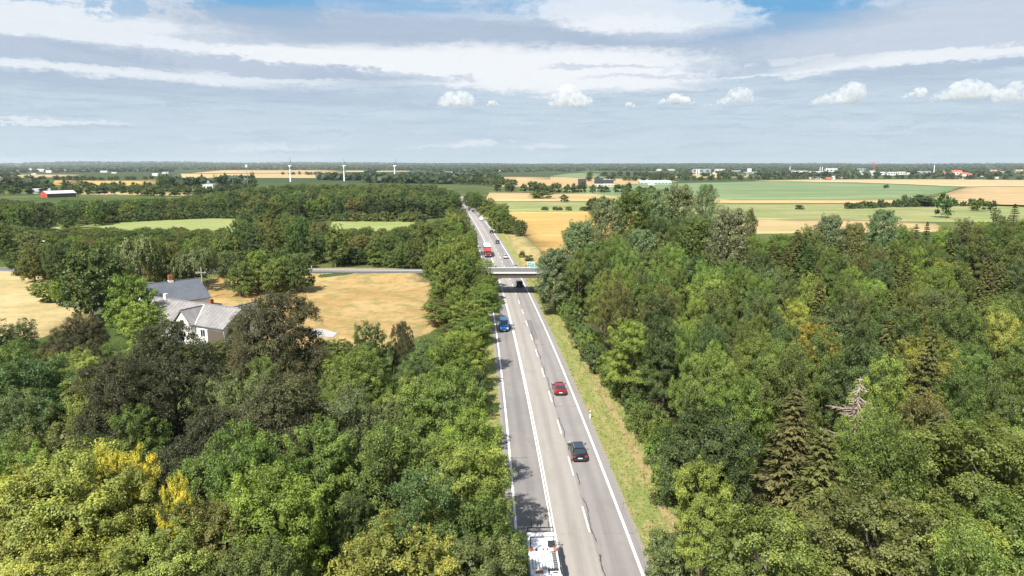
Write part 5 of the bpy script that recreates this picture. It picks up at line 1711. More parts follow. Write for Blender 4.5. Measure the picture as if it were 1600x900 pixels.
def white_truck():
    x, y = unproject(849, 899, 0)
    yb = 51.2
    hd = _rx(yb + .5) - _rx(yb - .5)
    s = -1.62
    root = empty('white_truck', (_rx(yb) + s, yb, .004), -math.atan(hd), 'white service truck with slotted roof and orange lamps in the oncoming lane', 'truck', 'vehicles on the main road')
    # local: +Y is the rear of the truck (it drives towards the camera); y = 0 near the rear axle
    B = 2.45
    MB().box(-.9, .9, -7.0, 4.4, .55, .85).build('chassis', DARKSTEEL, root)
    MB().bevbox(-1.24, 1.24, -2.1, 4.5, .95, B, .05).build('body', WHITE, root)
    # rear platform with hoop
    MB().bevbox(-1.20, 1.20, 2.75, 4.4, B + .004, B + .14, .03).build('rear_deck', WHITE, root)
    for sx in (-1.12, 1.12):
        MB().tube((sx, 4.62, .9), (sx, 4.62, 2.95), .045).build('rear_post', DARKSTEEL, root)
    MB().tube((-1.12, 4.62, 2.9), (1.12, 4.62, 2.9), .05).build('rear_bar', DARKSTEEL, root)
    MB().tube((-1.12, 4.62, 2.55), (1.12, 4.62, 2.55), .035).build('rear_bar', DARKSTEEL, root)
    for sx in (-.75, 0.02, .75): MB().tube((sx, 4.62, 2.9), (sx - .05, 4.75, 3.45), .03).build('antenna', DARKSTEEL, root)
    for sx in (-1.0, 1.0):
        MB().tube((sx, 2.55, B), (sx, 2.55, 3.25), .045).build('hoop_leg', DARKSTEEL, root)
        MB().tube((sx, 2.55, 3.2), (sx, 1.5, B + .1), .035).build('hoop_stay', DARKSTEEL, root)
        MB().prism([(sx - .10, 1.45), (sx + .10, 1.45), (sx + .13, 1.75), (sx, 2.05), (sx - .13, 1.75)], B + .02, B + .26).build('orange_beacon', ORANGE, root)
    MB().tube((-1.0, 2.55, 3.2), (1.0, 2.55, 3.2), .05).build('hoop_bar', DARKSTEEL, root)
    MB().box(.45, 1.0, 2.0, 2.5, B + .15, B + .45).build('winch', DARKSTEEL, root)
    for sx in (-.55, .05, .38): MB().box(sx - .05, sx + .05, 1.7, 2.0, B + .004, B + .05).build('slot', DARKSTEEL, root)
    MB().box(-.1, .75, 1.38, 1.44, B + .004, B + .08).build('crossbar', DARKSTEEL, root)
    # white panels with dark gaps between them
    for i in range(6):
        x0 = -.98 + i * .265
        MB().bevbox(x0, x0 + .205, -1.0, 1.3, B + .02, B + .20, .02).build('roof_panel', WHITE, root)
    MB().box(-1.0, .62, -1.0, 1.3, B + .002, B + .02).build('gutter', DARKSTEEL, root)
    MB().box(.70, 1.06, -1.35, 1.5, B + .004, B + .06).build('walkway', simple('grating', (.26, .26, .27), .6, .4, var=.4, scale=18), root)
    for yy in np.arange(-1.2, 1.4, .32): MB().box(.72, 1.04, yy, yy + .05, B + .062, B + .10).build('walkway_rung', DARKSTEEL, root)
    # hatch, frame, front deck, cab
    MB().bevbox(-.82, -.20, -2.0, -1.25, B + .004, B + .10, .02).build('hatch', RUST, root)
    MB().box(.18, 1.0, -1.30, -1.22, B + .004, B + .22).build('frame_bar', DARKSTEEL, root)
    MB().box(.18, .26, -2.0, -1.305, B + .004, B + .22).build('frame_bar', DARKSTEEL, root)
    MB().box(.55, .95, -1.9, -1.5, B + .004, B + .06).build('vent', DARKSTEEL, root)
    MB().tube((1.22, -.9, B + .05), (1.36, -3.6, 2.5), .08).build('boom', DARKSTEEL, root)
    MB().bevbox(1.27, 1.37, .2, 1.7, 1.4, 2.4, .03).build('side_locker', DARKSTEEL, root)
    MB().bevbox(-1.22, 1.22, -4.35, -2.25, .75, 2.95, .12).build('cab', WHITE, root)
    MB().hexa(quadpanel([(1.0, -4.36, 1.75), (-1.0, -4.36, 1.75), (-1.0, -4.36, 2.65), (1.0, -4.36, 2.65)])).build('windscreen', GLASSM, root)
    MB().box(-.45, .45, -3.4, -2.8, 2.954, 3.0).build('roof_hatch', PLASTIC, root)
    for sx in (-1, 1):
        MB().hexa(quadpanel([(sx * 1.225, -4.0, 1.8), (sx * 1.225, -2.9, 1.8), (sx * 1.225, -2.9, 2.55), (sx * 1.225, -4.0, 2.55)][::sx])).build('side_window', GLASSM, root)
        MB().bevbox(sx * 1.42 - .1, sx * 1.42 + .1, -4.2, -4.05, 1.8, 2.5, .03).build('mirror', PLASTIC, root)
        MB().tube((sx * .85 - .15, -4.37, 1.0), (sx * .85 + .15, -4.37, 1.0), .11).build('headlight', LAMPCLR, root)
        MB().box(sx * .95 - .14, sx * .95 + .14, 4.51, 4.55, .95, 1.2).build('tail_light', LAMPRED, root)
        for yy in (-3.4, 1.6, 2.9): wheel(root, sx * 1.08, yy, .5, .3)
    MB().box(-1.15, 1.15, -4.5, -4.37, .5, .85).build('bumper', PLASTIC, root)


white_truck()


def red_lorry():
    x, y, rz = place_on_road(764.5, 402.5)
    root = empty('red_lorry', (x - .4, y, .004), rz + math.pi, 'red lorry with white box roof coming towards the bridge', 'truck', 'vehicles on the main road')
    RED = paint('lorry_red', (.33, .025, .024), .4, 0.)
    # +Y is forward (towards the camera)
    MB().bevbox(-1.22, 1.22, -2.2, 0, .8, 2.7, .12).build('cab', RED, root)
    MB().hexa(quadpanel([(-1.0, .006, 1.75), (1.0, .006, 1.75), (.95, .006, 2.5), (-.95, .006, 2.5)][::-1])).build('windscreen', GLASSM, root)
    MB().box(-.9, .9, .004, .05, 1.0, 1.3).build('grille', PLASTIC, root)
    MB().hexa([(-1.1, -2.1, 2.704), (1.1, -2.1, 2.704), (1.1, -.5, 2.704), (-1.1, -.5, 2.704), (-1.1, -2.1, 3.6), (1.1, -2.1, 3.6), (1.0, -1.3, 3.55), (-1.0, -1.3, 3.55)]).build('wind_deflector', RED, root)
    MB().bevbox(-1.27, 1.27, -14.2, -2.5, 1.1, 3.85, .04).build('box_body', RED, root)
    MB().box(-1.27, 1.27, -14.2, -2.5, 3.852, 3.95).build('box_roof', WHITE, root)
    MB().box(-.9, .9, -14.0, -.2, .6, .8).build('chassis', DARKSTEEL, root)
    MB().box(-1.15, 1.15, .0, .12, .45, .8).build('bumper', PLASTIC, root)
    for sx in (-1, 1):
        MB().bevbox(sx * .9 - .16, sx * .9 + .16, .004, .1, .85, 1.0, .02).build('headlight', LAMPCLR, root)
        MB().bevbox(sx * 1.42 - .09, sx * 1.42 + .09, -.3, -.15, 1.8, 2.5, .03).build('mirror', PLASTIC, root)
        for yy in (-1.0, -4.2, -11.2, -12.5): wheel(root, sx * 1.06, yy, .5, .32)


red_lorry()

# ------------------------------------------------------------------ roadside furniture
def marker_post(px, py, label):
    x, y = unproject(px, py)
    r = empty('marker_post', (x, y, gz(x, y)), 0, label, 'marker post')
    MB().prism([(-.07, -.03), (.07, -.03), (.05, .05), (-.05, .05)], -.2, 1.15).build('post', WHITE, r)
    MB().box(-.075, .075, -.036, -.031, .75, .95).build('reflector', PLASTIC, r)


marker_post(922, 654, 'white marker post in the wide grass verge past the red car')
marker_post(487, 421.5, 'white marker post where the dry field meets the crossing road')


def utility_pole():
    x, y = unproject(318, 468)
    r = empty('utility_pole', (x, y, gz(x, y)), .3, 'wooden power pole with crossarm and leaning strut behind the barn', 'utility pole')
    MB().tube((0, 0, -.5), (0, 0, 7.6), .15, .10).build('pole', POLEWOOD, r)
    MB().box(-1.3, .9, -.06, .06, 6.2, 6.34).build('crossarm', POLEWOOD, r)
    MB().tube((1.6, 0, -.4), (.1, 0, 5.6), .10, .08).build('strut', TIMBER, r)
    for xx in (-1.2, -.5, .8): MB().tube((xx, 0, 6.34), (xx, 0, 6.6), .05, .03, 6).build('insulator', WHITE, r)


utility_pole()


def lamp_post(px, py, H, label, two=True):
    x, y = unproject(px, py)
    r = empty('street_lamp', (x, y, gz(x, y)), 0, label, 'street lamp')
    MB().tube((0, 0, -.3), (0, 0, H), .10, .06).build('pole', STEEL, r)
    for s in ((-1, 1) if two else (1,)):
        MB().tube((0, 0, H - .05), (s * 1.2, 0, H + .1), .045).build('arm', STEEL, r)
        MB().bevbox(s * 1.5 - .5, s * 1.5 + .5, -.2, .2, H + .02, H + .22, .05).build('lamp_head', WHITE, r)


lamp_post(5, 404.5, 5.2, 'twin-headed street lamp by the side road at the picture edge')
lamp_post(64, 400, 5.0, 'single street lamp among the trees along the side road', False)
lamp_post(581, 415.5, 5.0, 'street lamp behind the guardrail of the crossing road', False)

# ------------------------------------------------------------------ the farm
def gable(parent, ax0, ax1, half, z_eave, z_ridge, z_floor, wallm, roofm, t=.16, over=.35, part='roof', ribs=.9, wall_part='wall', ridge_m=None):
    """gabled house block along local X: walls, two ribbed roof slopes, ridge cap"""
    w = MB()
    zi = z_eave
    hw = half - over
    k = (z_ridge - z_eave) / half
    w.hexa([(ax0 + over, -hw, z_floor), (ax1 - over, -hw, z_floor), (ax1 - over, hw, z_floor), (ax0 + over, hw, z_floor), (ax0 + over, -hw, zi + over * k - t * 1.5), (ax1 - over, -hw, zi + over * k - t * 1.5), (ax1 - over, hw, zi + over * k - t * 1.5), (ax0 + over, hw, zi + over * k - t * 1.5)])
    for xx in (ax0 + over, ax1 - over):
        d = .12 if xx < (ax0 + ax1) / 2 else -.12
        a = [(xx, -hw, zi + over * k - t * 1.5), (xx, hw, zi + over * k - t * 1.5), (xx, 0, z_ridge - t * 1.6)]
        b = [(p[0] + d, p[1], p[2]) for p in a]
        w._add(a + b, [(0, 1, 2), (5, 4, 3), (0, 3, 4, 1), (1, 4, 5, 2), (2, 5, 3, 0)])
    w.build(wall_part, wallm, parent)
    for s in (-1, 1):
        r = MB()
        r.hexa([(ax0, 0, z_ridge - t), (ax1, 0, z_ridge - t), (ax1, s * half, z_eave - t), (ax0, s * half, z_eave - t), (ax0, 0, z_ridge), (ax1, 0, z_ridge), (ax1, s * half, z_eave), (ax0, s * half, z_eave)])
        n = int((ax1 - ax0) / ribs)
        for i in range(n + 1):                       # standing ribs of the roof sheets
            x = ax0 + (ax1 - ax0) * i / n
            xa, xb = max(ax0, x - .03), min(ax1, x + .03)
            r.hexa([(xa, s * .02, z_ridge + .002), (xb, s * .02, z_ridge + .002), (xb, s * half, z_eave + .002), (xa, s * half, z_eave + .002), (xa, s * .02, z_ridge + .03), (xb, s * .02, z_ridge + .03), (xb, s * half, z_eave + .03), (xa, s * half, z_eave + .03)])
        r.build(part, roofm, parent)
    c = MB(); c.prism([(ax0, -.14), (ax1, -.14), (ax1, .14), (ax0, .14)], z_ridge - .04, z_ridge + .07); c.build('ridge_cap', ridge_m or roofm, parent)


def window(parent, x, y, z, w, h, rz=0.0, frame=None, depth=.06):
    """framed pane standing proud of a wall; faces local -Y after rotation"""
    f = MB()
    f.box(-w / 2 - .08, w / 2 + .08, -depth, 0, -h / 2 - .08, -h / 2); f.box(-w / 2 - .08, w / 2 + .08, -depth, 0, h / 2, h / 2 + .08)
    f.box(-w / 2 - .08, -w / 2, -depth, 0, -h / 2, h / 2); f.box(w / 2, w / 2 + .08, -depth, 0, -h / 2, h / 2); f.box(-.03, .03, -depth, 0, -h / 2, h / 2)
    o = f.build('window', frame or WHITE, parent, (x, y, z), rz)
    MB().box(-w / 2, w / 2, -depth * .4, 0.004, -h / 2, h / 2).build('pane', GLASSM, o)


ZF = 4.0
# long farmhouse: ridge from (-68.5,128) to (-47.4,117)
fa = Vector((-69.5, 128.4)); fb = Vector((-47.2, 117.0))
fm = (fa + fb) / 2; fl = (fb - fa).length; fang = math.atan2((fb - fa).y, (fb - fa).x)
house = empty('farmhouse', (fm.x, fm.y, 0), fang, 'long white farmhouse with weathered grey roofs and a gabled dormer among the trees', 'house')
gable(house, -fl / 2, fl / 2, 4.3, 7.0, 9.8, ZF - .6, WHITEWASH, ROOF_FIBRE)
# cross wing towards the camera (dormer gable)
dg = empty('front_gable', (fl / 2 - 9.6, 0, 0), -math.pi / 2); dg.parent = house
gable(dg, 0.2, 5.1, 2.4, 7.0, 9.55, ZF - .6, WHITEWASH, ROOF_FIBRE, over=.25, part='gable_roof', wall_part='gable_wall', ribs=.8)
window(dg, 4.86, 0, 7.2, .9, 1.1, math.pi / 2)
for xx in (fl / 2 - 5.6, fl / 2 - 3.2, -fl / 2 + 4, -fl / 2 + 7): window(house, xx, -3.96, 5.6, 1.1, 1.2, 0)
window(house, fl / 2 - .34, -1.2, 5.6, 1.0, 1.2, math.pi / 2); window(house, fl / 2 - .34, 1.2, 5.6, 1.0, 1.2, math.pi / 2); window(house, fl / 2 - .34, 0, 7.8, .8, .9, math.pi / 2)
MB().box(fl / 2 - 4.4, fl / 2 - .45, -4.05, -3.955, ZF - .5, 6.4).build('timber_lean_to', TIMBER, house)
o = MB().box(fl / 2 - 8.9, fl / 2 - 8.3, .3, .9, 8.9, 10.6).build('chimney', BRICKR, house)
o = MB().box(-fl / 2 + 4.6, -fl / 2 + 5.2, -.3, .3, 9.6, 10.7).build('chimney', WHITEWASH, house)
for s in (-1, 1):      # pale lead valleys beside the front gable
    MB().hexa([(fl / 2 - 9.6 + s * .1, -.25, 9.62), (fl / 2 - 9.6 + s * .25, -.25, 9.62), (fl / 2 - 9.6 + s * 2.6, -4.25, 7.08), (fl / 2 - 9.6 + s * 2.42, -4.25, 7.08), (fl / 2 - 9.6 + s * .1, -.25, 9.68), (fl / 2 - 9.6 + s * .25, -.25, 9.68), (fl / 2 - 9.6 + s * 2.6, -4.25, 7.14), (fl / 2 - 9.6 + s * 2.42, -4.25, 7.14)]).build('roof_valley', WHITE, house)
bw = empty('back_wing', (fl / 2 - 4.2, 0, 0), math.pi / 2); bw.parent = house
gable(bw, .5, 6.6, 3.2, 7.0, 9.4, ZF - .6, WHITEWASH, ROOF_FIBRE, over=.25, part='wing_roof', wall_part='wing_wall', ribs=.8)

barn = empty('metal_roofed_barn', (-71.0, 141.2, 0), math.radians(45), 'barn with dark ribbed metal roof and a red brick chimney behind the farmhouse', 'barn')
gable(barn, -6.0, 5.2, 6.2, 7.2, 10.6, ZF - .6, WHITEWASH, ROOF_METAL, ribs=.6)
ch = MB().box(-.38, .38, -.38, .38, 10.0, 11.9).build('chimney', BRICKR, barn, (-.6, 0, 0)); MB().box(-.45, .45, -.45, .45, 9.7, 10.8).build('chimney_foot', WHITEWASH, ch)
window(barn, -5.68, -2, 6.0, 1.0, 1.2, -math.pi / 2); window(barn, 4.88, 0, 6.5, 1.0, 1.2, math.pi / 2)
# track and yard scraps seen beside the dry field
me = bpy.data.meshes.new('farm_track')
tv = [unproject(a, b, dz=.06) for a, b in [(470, 519), (500, 515), (528, 522), (520, 529), (480, 526)]]
me.from_pydata([(a, b, gz(a, b) + .30) for a, b in tv], [], [(0, 1, 2, 3, 4)]); me.materials.append(simple('gravel_track', (.34, .32, .30), .9, var=.25))
tag(link('farm_track', me), kind='structure')

# ------------------------------------------------------------------ far buildings
BUILT = []


def far_building(name, px, py, wpx, hpx, label, wallm, roofm, depth=14, kind='flat', ang=0.0, cat='building', wins=0, group=None, hroof=None):
    x, y = unproject(px, py)
    zc = y * CP + CAM_H * SP
    m = zc / FPX
    w = wpx * m; h = hpx * m
    BUILT.append((x, y, w))
    z = gz(x, y)
    r = empty(name, (x, y, z), ang - math.atan2(x, y) * .35, label, cat, group)
    if kind == 'flat':
        MB().box(-w / 2, w / 2, 0, depth, -1, h).build('wall', wallm, r)
        MB().box(-w / 2 - .3, w / 2 + .3, -.3, depth + .3, h + .003, h + max(.5, h * .06)).build('roof', roofm, r)
    else:
        k = hroof or .38
        MB().box(-w / 2, w / 2, 0, depth, -1, h * (1 - k)).build('wall', wallm, r)
        hw = w / 2 + .5; d0, d1 = -.6, depth + .6; md = depth / 2
        if kind == 'gable_side':      # ridge across the view
            MB()._add([(-hw, d0, h * (1 - k)), (hw, d0, h * (1 - k)), (hw, d1, h * (1 - k)), (-hw, d1, h * (1 - k)), (-hw, md, h), (hw, md, h)], [(0, 1, 5, 4), (2, 3, 4, 5), (0, 4, 3), (1, 2, 5), (0, 3, 2, 1)]).build('roof', roofm, r)
        else:
            MB()._add([(-hw, d0, h * (1 - k)), (hw, d0, h * (1 - k)), (hw, d1, h * (1 - k)), (-hw, d1, h * (1 - k)), (0, d0, h), (0, d1, h)], [(0, 4, 5, 3), (1, 2, 5, 4), (0, 1, 4), (2, 3, 5), (0, 3, 2, 1)]).build('roof', roofm, r)
    hb = h * (1 if kind == 'flat' else .62)
    for i in range(wins):
        ww = w / wins
        MB().box(-w / 2 + ww * (i + .22), -w / 2 + ww * (i + .78), -.12, .02, hb * .35, hb * .7).build('window', GLASSM, r)
    return r


DARKCLAD = simple('dark_cladding', (0.045, 0.05, 0.062), .5, .2)
GREYW = simple('grey_render', (0.42, 0.42, 0.42), .8); CREAM = simple('cream_render', (0.62, 0.58, 0.50), .8); BLUEG = simple('blue_grey_cladding', (.26, .31, .37), .6)
# the red barn and its grey neighbour
rb = empty('red_barn', (*unproject(92, 308.0), 0), math.radians(60), 'red boarded barn with long pale roof, far off among the trees', 'barn')
def redbarn():
    gable(rb, -15, 15, 7.0, 4.2, 7.0, -.5, TIMBER, ROOF_PALE, ribs=2.0, over=.5)
    MB()._add([(-14.7, -6.4, 0), (-14.7, 6.4, 0), (-14.7, 6.4, 4.1), (-14.7, 0, 6.7), (-14.7, -6.4, 4.1), (-14.4, -6.4, 0), (-14.4, 6.4, 0), (-14.4, 6.4, 4.1), (-14.4, 0, 6.7), (-14.4, -6.4, 4.1)], [(0, 1, 2, 3, 4), (9, 8, 7, 6, 5), (0, 4, 9, 5), (4, 3, 8, 9), (3, 2, 7, 8), (2, 1, 6, 7), (1, 0, 5, 6)]).build('red_gable', FALU, rb)
    MB().box(-14.76, -14.72, -1.5, 1.5, 0, 3.0).build('door', simple('barn_door', (.30, .03, .02), .8), rb)
redbarn()
far_building('grey_barn', 66, 302.5, 30, 8, 'grey roofed farm building behind the red barn', GREYW, ROOF_GREY, 16, 'gable_side', math.radians(10), 'barn', hroof=.6)
far_building('dark_office', 910, 290.5, 12, 10, 'dark block office standing left of a wider dark one', DARKCLAD, DARKCLAD, 18, wins=3)
far_building('dark_office', 936, 290.5, 13, 11, 'dark tower of the wider dark office block', DARKCLAD, DARKCLAD, 18, wins=3)
far_building('dark_office', 950, 287.0, 17, 6, 'long low dark office wing right of the dark tower', DARKCLAD, BLUEG, 18, wins=4)
far_building('pale_hall', 944, 291.5, 30, 3.2, 'low pale hall at the foot of the dark offices', CREAM, ROOF_PALE, 20, wins=6)
far_building('exhibition_hall', 1025, 288, 48, 5.5, 'long low hall with pale green roof beside the far green field', GREYW, simple('mint_roof', (.48, .60, .56), .5), 36, 'gable_side', hroof=.5, wins=9)
far_building('shop', 1018, 289.5, 9, 3.0, 'small blue and white shop in front of the mint roofed hall', WHITE, BLUEG, 10, wins=2)
FWHITE = simple('far_white_render', (0.60, 0.60, 0.585), .7)
k_ = 0
for (px, py, w, h, lb, wm, rm, kd) in [
        (1030, 266.6, 10, 2.4, 'pale shed above the long mint hall on the skyline', CREAM, ROOF_PALE, 'flat'), (1048, 266.4, 12, 2.0, 'low white hall on the skyline, beside the pale shed', FWHITE, ROOF_PALE, 'flat'),
        (1081, 272, 5, 5.0, 'narrow white house before the dark factory', FWHITE, ROOF_GREY, 'gable'), (1096, 270, 28, 5.5, 'broad dark factory with two pale silos', BLUEG, ROOF_GREY, 'flat'),
        (1118, 271.5, 8, 3.4, 'white gabled building right of the dark factory', FWHITE, ROOF_PALE, 'gable'), (1124, 266.8, 18, 2.6, 'cream warehouse on the skyline above the white gable', CREAM, ROOF_PALE, 'flat'),
        (1150, 269.0, 14, 2.4, 'grey warehouse with white roof edge', GREYW, ROOF_PALE, 'flat'), (1171, 268.5, 6, 5.0, 'white tower block of the factory quarter', FWHITE, ROOF_PALE, 'flat'),
        (1172, 271.0, 24, 2.0, 'long dark shed with white stripe roof', BLUEG, FWHITE, 'flat'), (1247, 269.6, 30, 2.6, 'long white warehouse right of the wooded rim', FWHITE, ROOF_PALE, 'flat'),
        (1283, 270.0, 34, 2.2, 'long low white hall below the big white factory', FWHITE, ROOF_PALE, 'flat'), (1299, 269.4, 17, 6.2, 'big white factory cube with light blue side', FWHITE, BLUEG, 'flat'),
        (1346, 266.5, 14, 3.2, 'dark flat hall left of the crane', BLUEG, ROOF_GREY, 'flat'), (1347, 273.5, 9, 5.6, 'white apartment block left of the crane', FWHITE, ROOF_PALE, 'flat'),
        (1363, 274.0, 8, 7.0, 'tall white apartment block at the crane foot', FWHITE, ROOF_PALE, 'flat'), (1378, 273.5, 12, 4.6, 'white apartment block right of the crane', FWHITE, ROOF_PALE, 'flat'),
        (1393, 274, 12, 5.0, 'white stepped apartment block, second right of the crane', FWHITE, ROOF_PALE, 'flat'), (1408, 273, 12, 4.4, 'white block, third right of the crane', CREAM, ROOF_PALE, 'flat'),
        (1421, 273, 8, 3.2, 'low cream block, last of the row right of the crane', CREAM, ROOF_PALE, 'flat'), (1442, 270.5, 22, 2.8, 'grey flat hall under the slim chimney', GREYW, ROOF_GREY, 'flat'),
        (1474, 273, 7, 4.6, 'small red roofed house left of the large red roofed one', CREAM, ROOF_RED, 'gable_side'), (1496, 273.5, 14, 7.0, 'large red roofed house with two storeys', CREAM, ROOF_RED, 'gable_side'),
        (1509, 275.5, 10, 5.6, 'red roofed house right below the large red roofed one', CREAM, ROOF_RED, 'gable_side'), (1520, 275.5, 7, 4.2, 'small red roof, third of the red roofed houses', CREAM, ROOF_RED, 'gable_side'),
        (1535, 276, 6, 4.0, 'red roofed cottage right of the other red roofs', FWHITE, ROOF_RED, 'gable_side'), (1502, 280.5, 6, 3.2, 'tiny white house on the field rim under the red roofs', FWHITE, ROOF_GREY, 'gable'),
        (1556, 279, 8, 2.4, 'low pale shed right of the red roofs', CREAM, ROOF_PALE, 'flat'), (1566, 270.5, 8, 3, 'white house among trees near the right edge', FWHITE, ROOF_RED, 'gable_side'),
        (1588, 271, 11, 3.2, 'white house with red roof at the right edge', FWHITE, ROOF_RED, 'gable_side'), (1552, 267.5, 16, 2.2, 'long row house with red roof on the skyline', CREAM, ROOF_RED, 'gable_side'), (1592, 267, 20, 2.2, 'long red roof on the skyline at the edge', CREAM, ROOF_RED, 'gable_side'),
        (1264, 279.5, 6, 3.6, 'cream cottage on the rim of the far green field', CREAM, ROOF_PALE, 'gable'), (1275, 279.5, 6, 3.8, 'pale cottage beside the cream cottage', FWHITE, ROOF_GREY, 'gable'), (1283, 280, 5, 4, 'third pale cottage on the green field rim', CREAM, ROOF_GREY, 'gable'),
        (1295, 281.5, 7, 4, 'red cottage in front of the pale cottages', FALU, ROOF_RED, 'gable_side'), (1303, 280.5, 3, 5.5, 'slim cream house beside the red cottage', CREAM, ROOF_PALE, 'gable'), (1320, 280, 8, 3.2, 'pale barn right of the red cottage', CREAM, ROOF_PALE, 'gable_side'),
        (28, 257.8, 9, 1.8, 'white building far on the hazy left hills', FWHITE, ROOF_PALE, 'flat'), (47, 266, 7, 3.0, 'white house at the far left above the wheat', FWHITE, ROOF_PALE, 'gable'), (63, 268, 10, 3.8, 'cream hall beside the white house on the far left', CREAM, ROOF_PALE, 'gable_side'),
        (76, 270, 8, 4.0, 'white hall right of the cream hall on the far left', FWHITE, ROOF_PALE, 'flat'), (52, 273, 6, 2.6, 'small cream barn below the white hall', CREAM, ROOF_PALE, 'gable'), (162, 269.5, 10, 2.6, 'white shed left of the wooded middle, far off', FWHITE, ROOF_PALE, 'flat'),
        (178, 271, 7, 2.0, 'second small white shed beside it', FWHITE, ROOF_PALE, 'flat'), (258, 271.5, 9, 3.0, 'white farm left of the stubble strips', FWHITE, ROOF_GREY, 'gable_side'), (242, 275, 8, 4, 'cream farm building before the white farm', CREAM, ROOF_PALE, 'gable_side'),
        (325, 297, 15, 8.5, 'white shed with dark openings among the firs', FWHITE, ROOF_PALE, 'flat'), (325, 285.5, 15, 2.0, 'white roof strip behind the white shed', FWHITE, FWHITE, 'flat'), (350, 290, 5, 5, 'narrow white shed right of the firs', FWHITE, ROOF_PALE, 'flat'),
        (686, 273.5, 9, 2.6, 'white house left of the white gabled house in the plain', FWHITE, ROOF_PALE, 'gable_side'), (706, 273.0, 4, 4.0, 'white gabled house in the wooded plain', FWHITE, ROOF_PALE, 'gable'), (701, 270.5, 12, 2.4, 'blue grey hall behind the white gabled house', BLUEG, ROOF_GREY, 'flat'),
        (733, 274.5, 6, 2.2, 'white bungalow on the wooded plain towards the road', FWHITE, ROOF_PALE, 'gable_side'), (740, 273.5, 5, 1.8, 'second white bungalow beside it', FWHITE, ROOF_PALE, 'gable_side'), (592, 277, 9, 3.2, 'white domed hall among orchard rows by the turbine', FWHITE, FWHITE, 'gable_side'), (533, 275.6, 3, 2, 'tiny white hut beside the middle turbine', FWHITE, FWHITE, 'gable')]:
    far_building('town_building' if 'house' not in lb and 'cottage' not in lb else 'town_house', px, py, w, h, lb, wm, rm, 12 if w < 10 else 22, kd, cat='building' if 'house' not in lb else 'house', wins=0 if w < 12 else 3)


def turbine(px, py, rot, hub_h, label):
    x, y = unproject(px, py)
    r = empty('wind_turbine', (x, y, gz(x, y)), .1, label, 'wind turbine', 'wind turbines on the far plain')
    MB().tube((0, 0, -.5), (0, 0, hub_h), 1.5, .85, 12).build('tower', WHITE, r)
    MB().bevbox(-.9, .9, -2.6, 2.6, hub_h + .01, hub_h + 1.9, .25).build('nacelle', WHITE, r, rz=math.radians(62))
    hubv = Vector((-3.9 * math.sin(math.radians(62)) * -1, -3.9 * math.cos(math.radians(62)), hub_h + 1.2))
    ax = Vector((math.sin(math.radians(62)), -math.cos(math.radians(62)), 0))
    MB().tube(hubv - ax * .4, hubv + ax * 1.4, 1.0, .35, 10).build('hub', WHITE, r)
    lat = Vector((0, 0, 1)).cross(ax).normalized()
    for k in range(3):
        a = math.radians(rot + 120 * k)
        d = Vector((0, 0, 1)) * math.cos(a) + lat * math.sin(a)
        c = d.cross(ax)
        p = hubv + ax * .4
        mb = MB()
        rings = []
        for t, wd, th in ((0.6, .8, .5), (3.0, 1.9, .5), (10, 1.35, .35), (17.5, .5, .15)):
            q = p + d * t
            rings.append([q - c * wd * .35, q + ax * th * .5, q + c * wd * .65, q - ax * th * .5])
        mb.loft([[tuple(v) for v in rr] for rr in rings]).build('blade', simple('blade_grey', (.30, .32, .34), .5), r)


turbine(454, 284, -14, 31, 'wind turbine above the brown stubble, first from the left')
turbine(538, 283, -22, 31, 'wind turbine in the middle of the three')
turbine(617, 283.5, -4, 31, 'wind turbine closest to the main road')


def mast(name, px, py, H, label, cat, head=True):
    x, y = unproject(px, py)
    r = empty(name, (x, y, gz(x, y)), 0, label, cat)
    MB().tube((0, 0, -.5), (0, 0, H), .45, .25, 8).build('pole', STEEL, r)
    if head:
        MB().bevbox(-1.6, 1.6, -.8, .8, H - 3.2, H + .4, .2).build('head', simple('mast_head', (.45, .5, .55), .5), r)
    else:
        MB().box(-4.5, 4.5, -.2, .2, H - 3.0, H - 2.6).build('crossarm', STEEL, r)
        MB().bevbox(-.9, .9, -.4, .4, H - 1.8, H, .1).build('transformer', WHITE, r)


mast('radio_mast', 387.5, 297, 34, 'slim grey mast with box head beyond the wood belt', 'mast')
mast('power_mast', 781, 281, 22, 'pale pylon with crossarm on the plain beside the road', 'pylon', False)
for px, py, H, lb in [(1088, 272, 18, 'left one of two pale silos at the dark factory'), (1092, 272, 18, 'right one of two pale silos at the dark factory'), (1281, 269, 24, 'left one of two slim white chimneys'), (1284.5, 269, 24, 'right one of two slim white chimneys'), (1459, 270, 32, 'lone slim chimney above the grey flat hall'), (1234, 268, 26, 'thin mast on the skyline left of the long white warehouse')]:
    x, y = unproject(px, py)
    r = empty('chimney_stack', (x, y, gz(x, y)), 0, lb, 'chimney')
    MB().tube((0, 0, -.5), (0, 0, H), 1.6, 1.2, 10).build('shaft', WHITE, r); MB().tube((0, 0, H + .003), (0, 0, H + .8), 1.35, 1.35, 10).build('cap', GREYW, r)
    BUILT.append((x, y, 20))


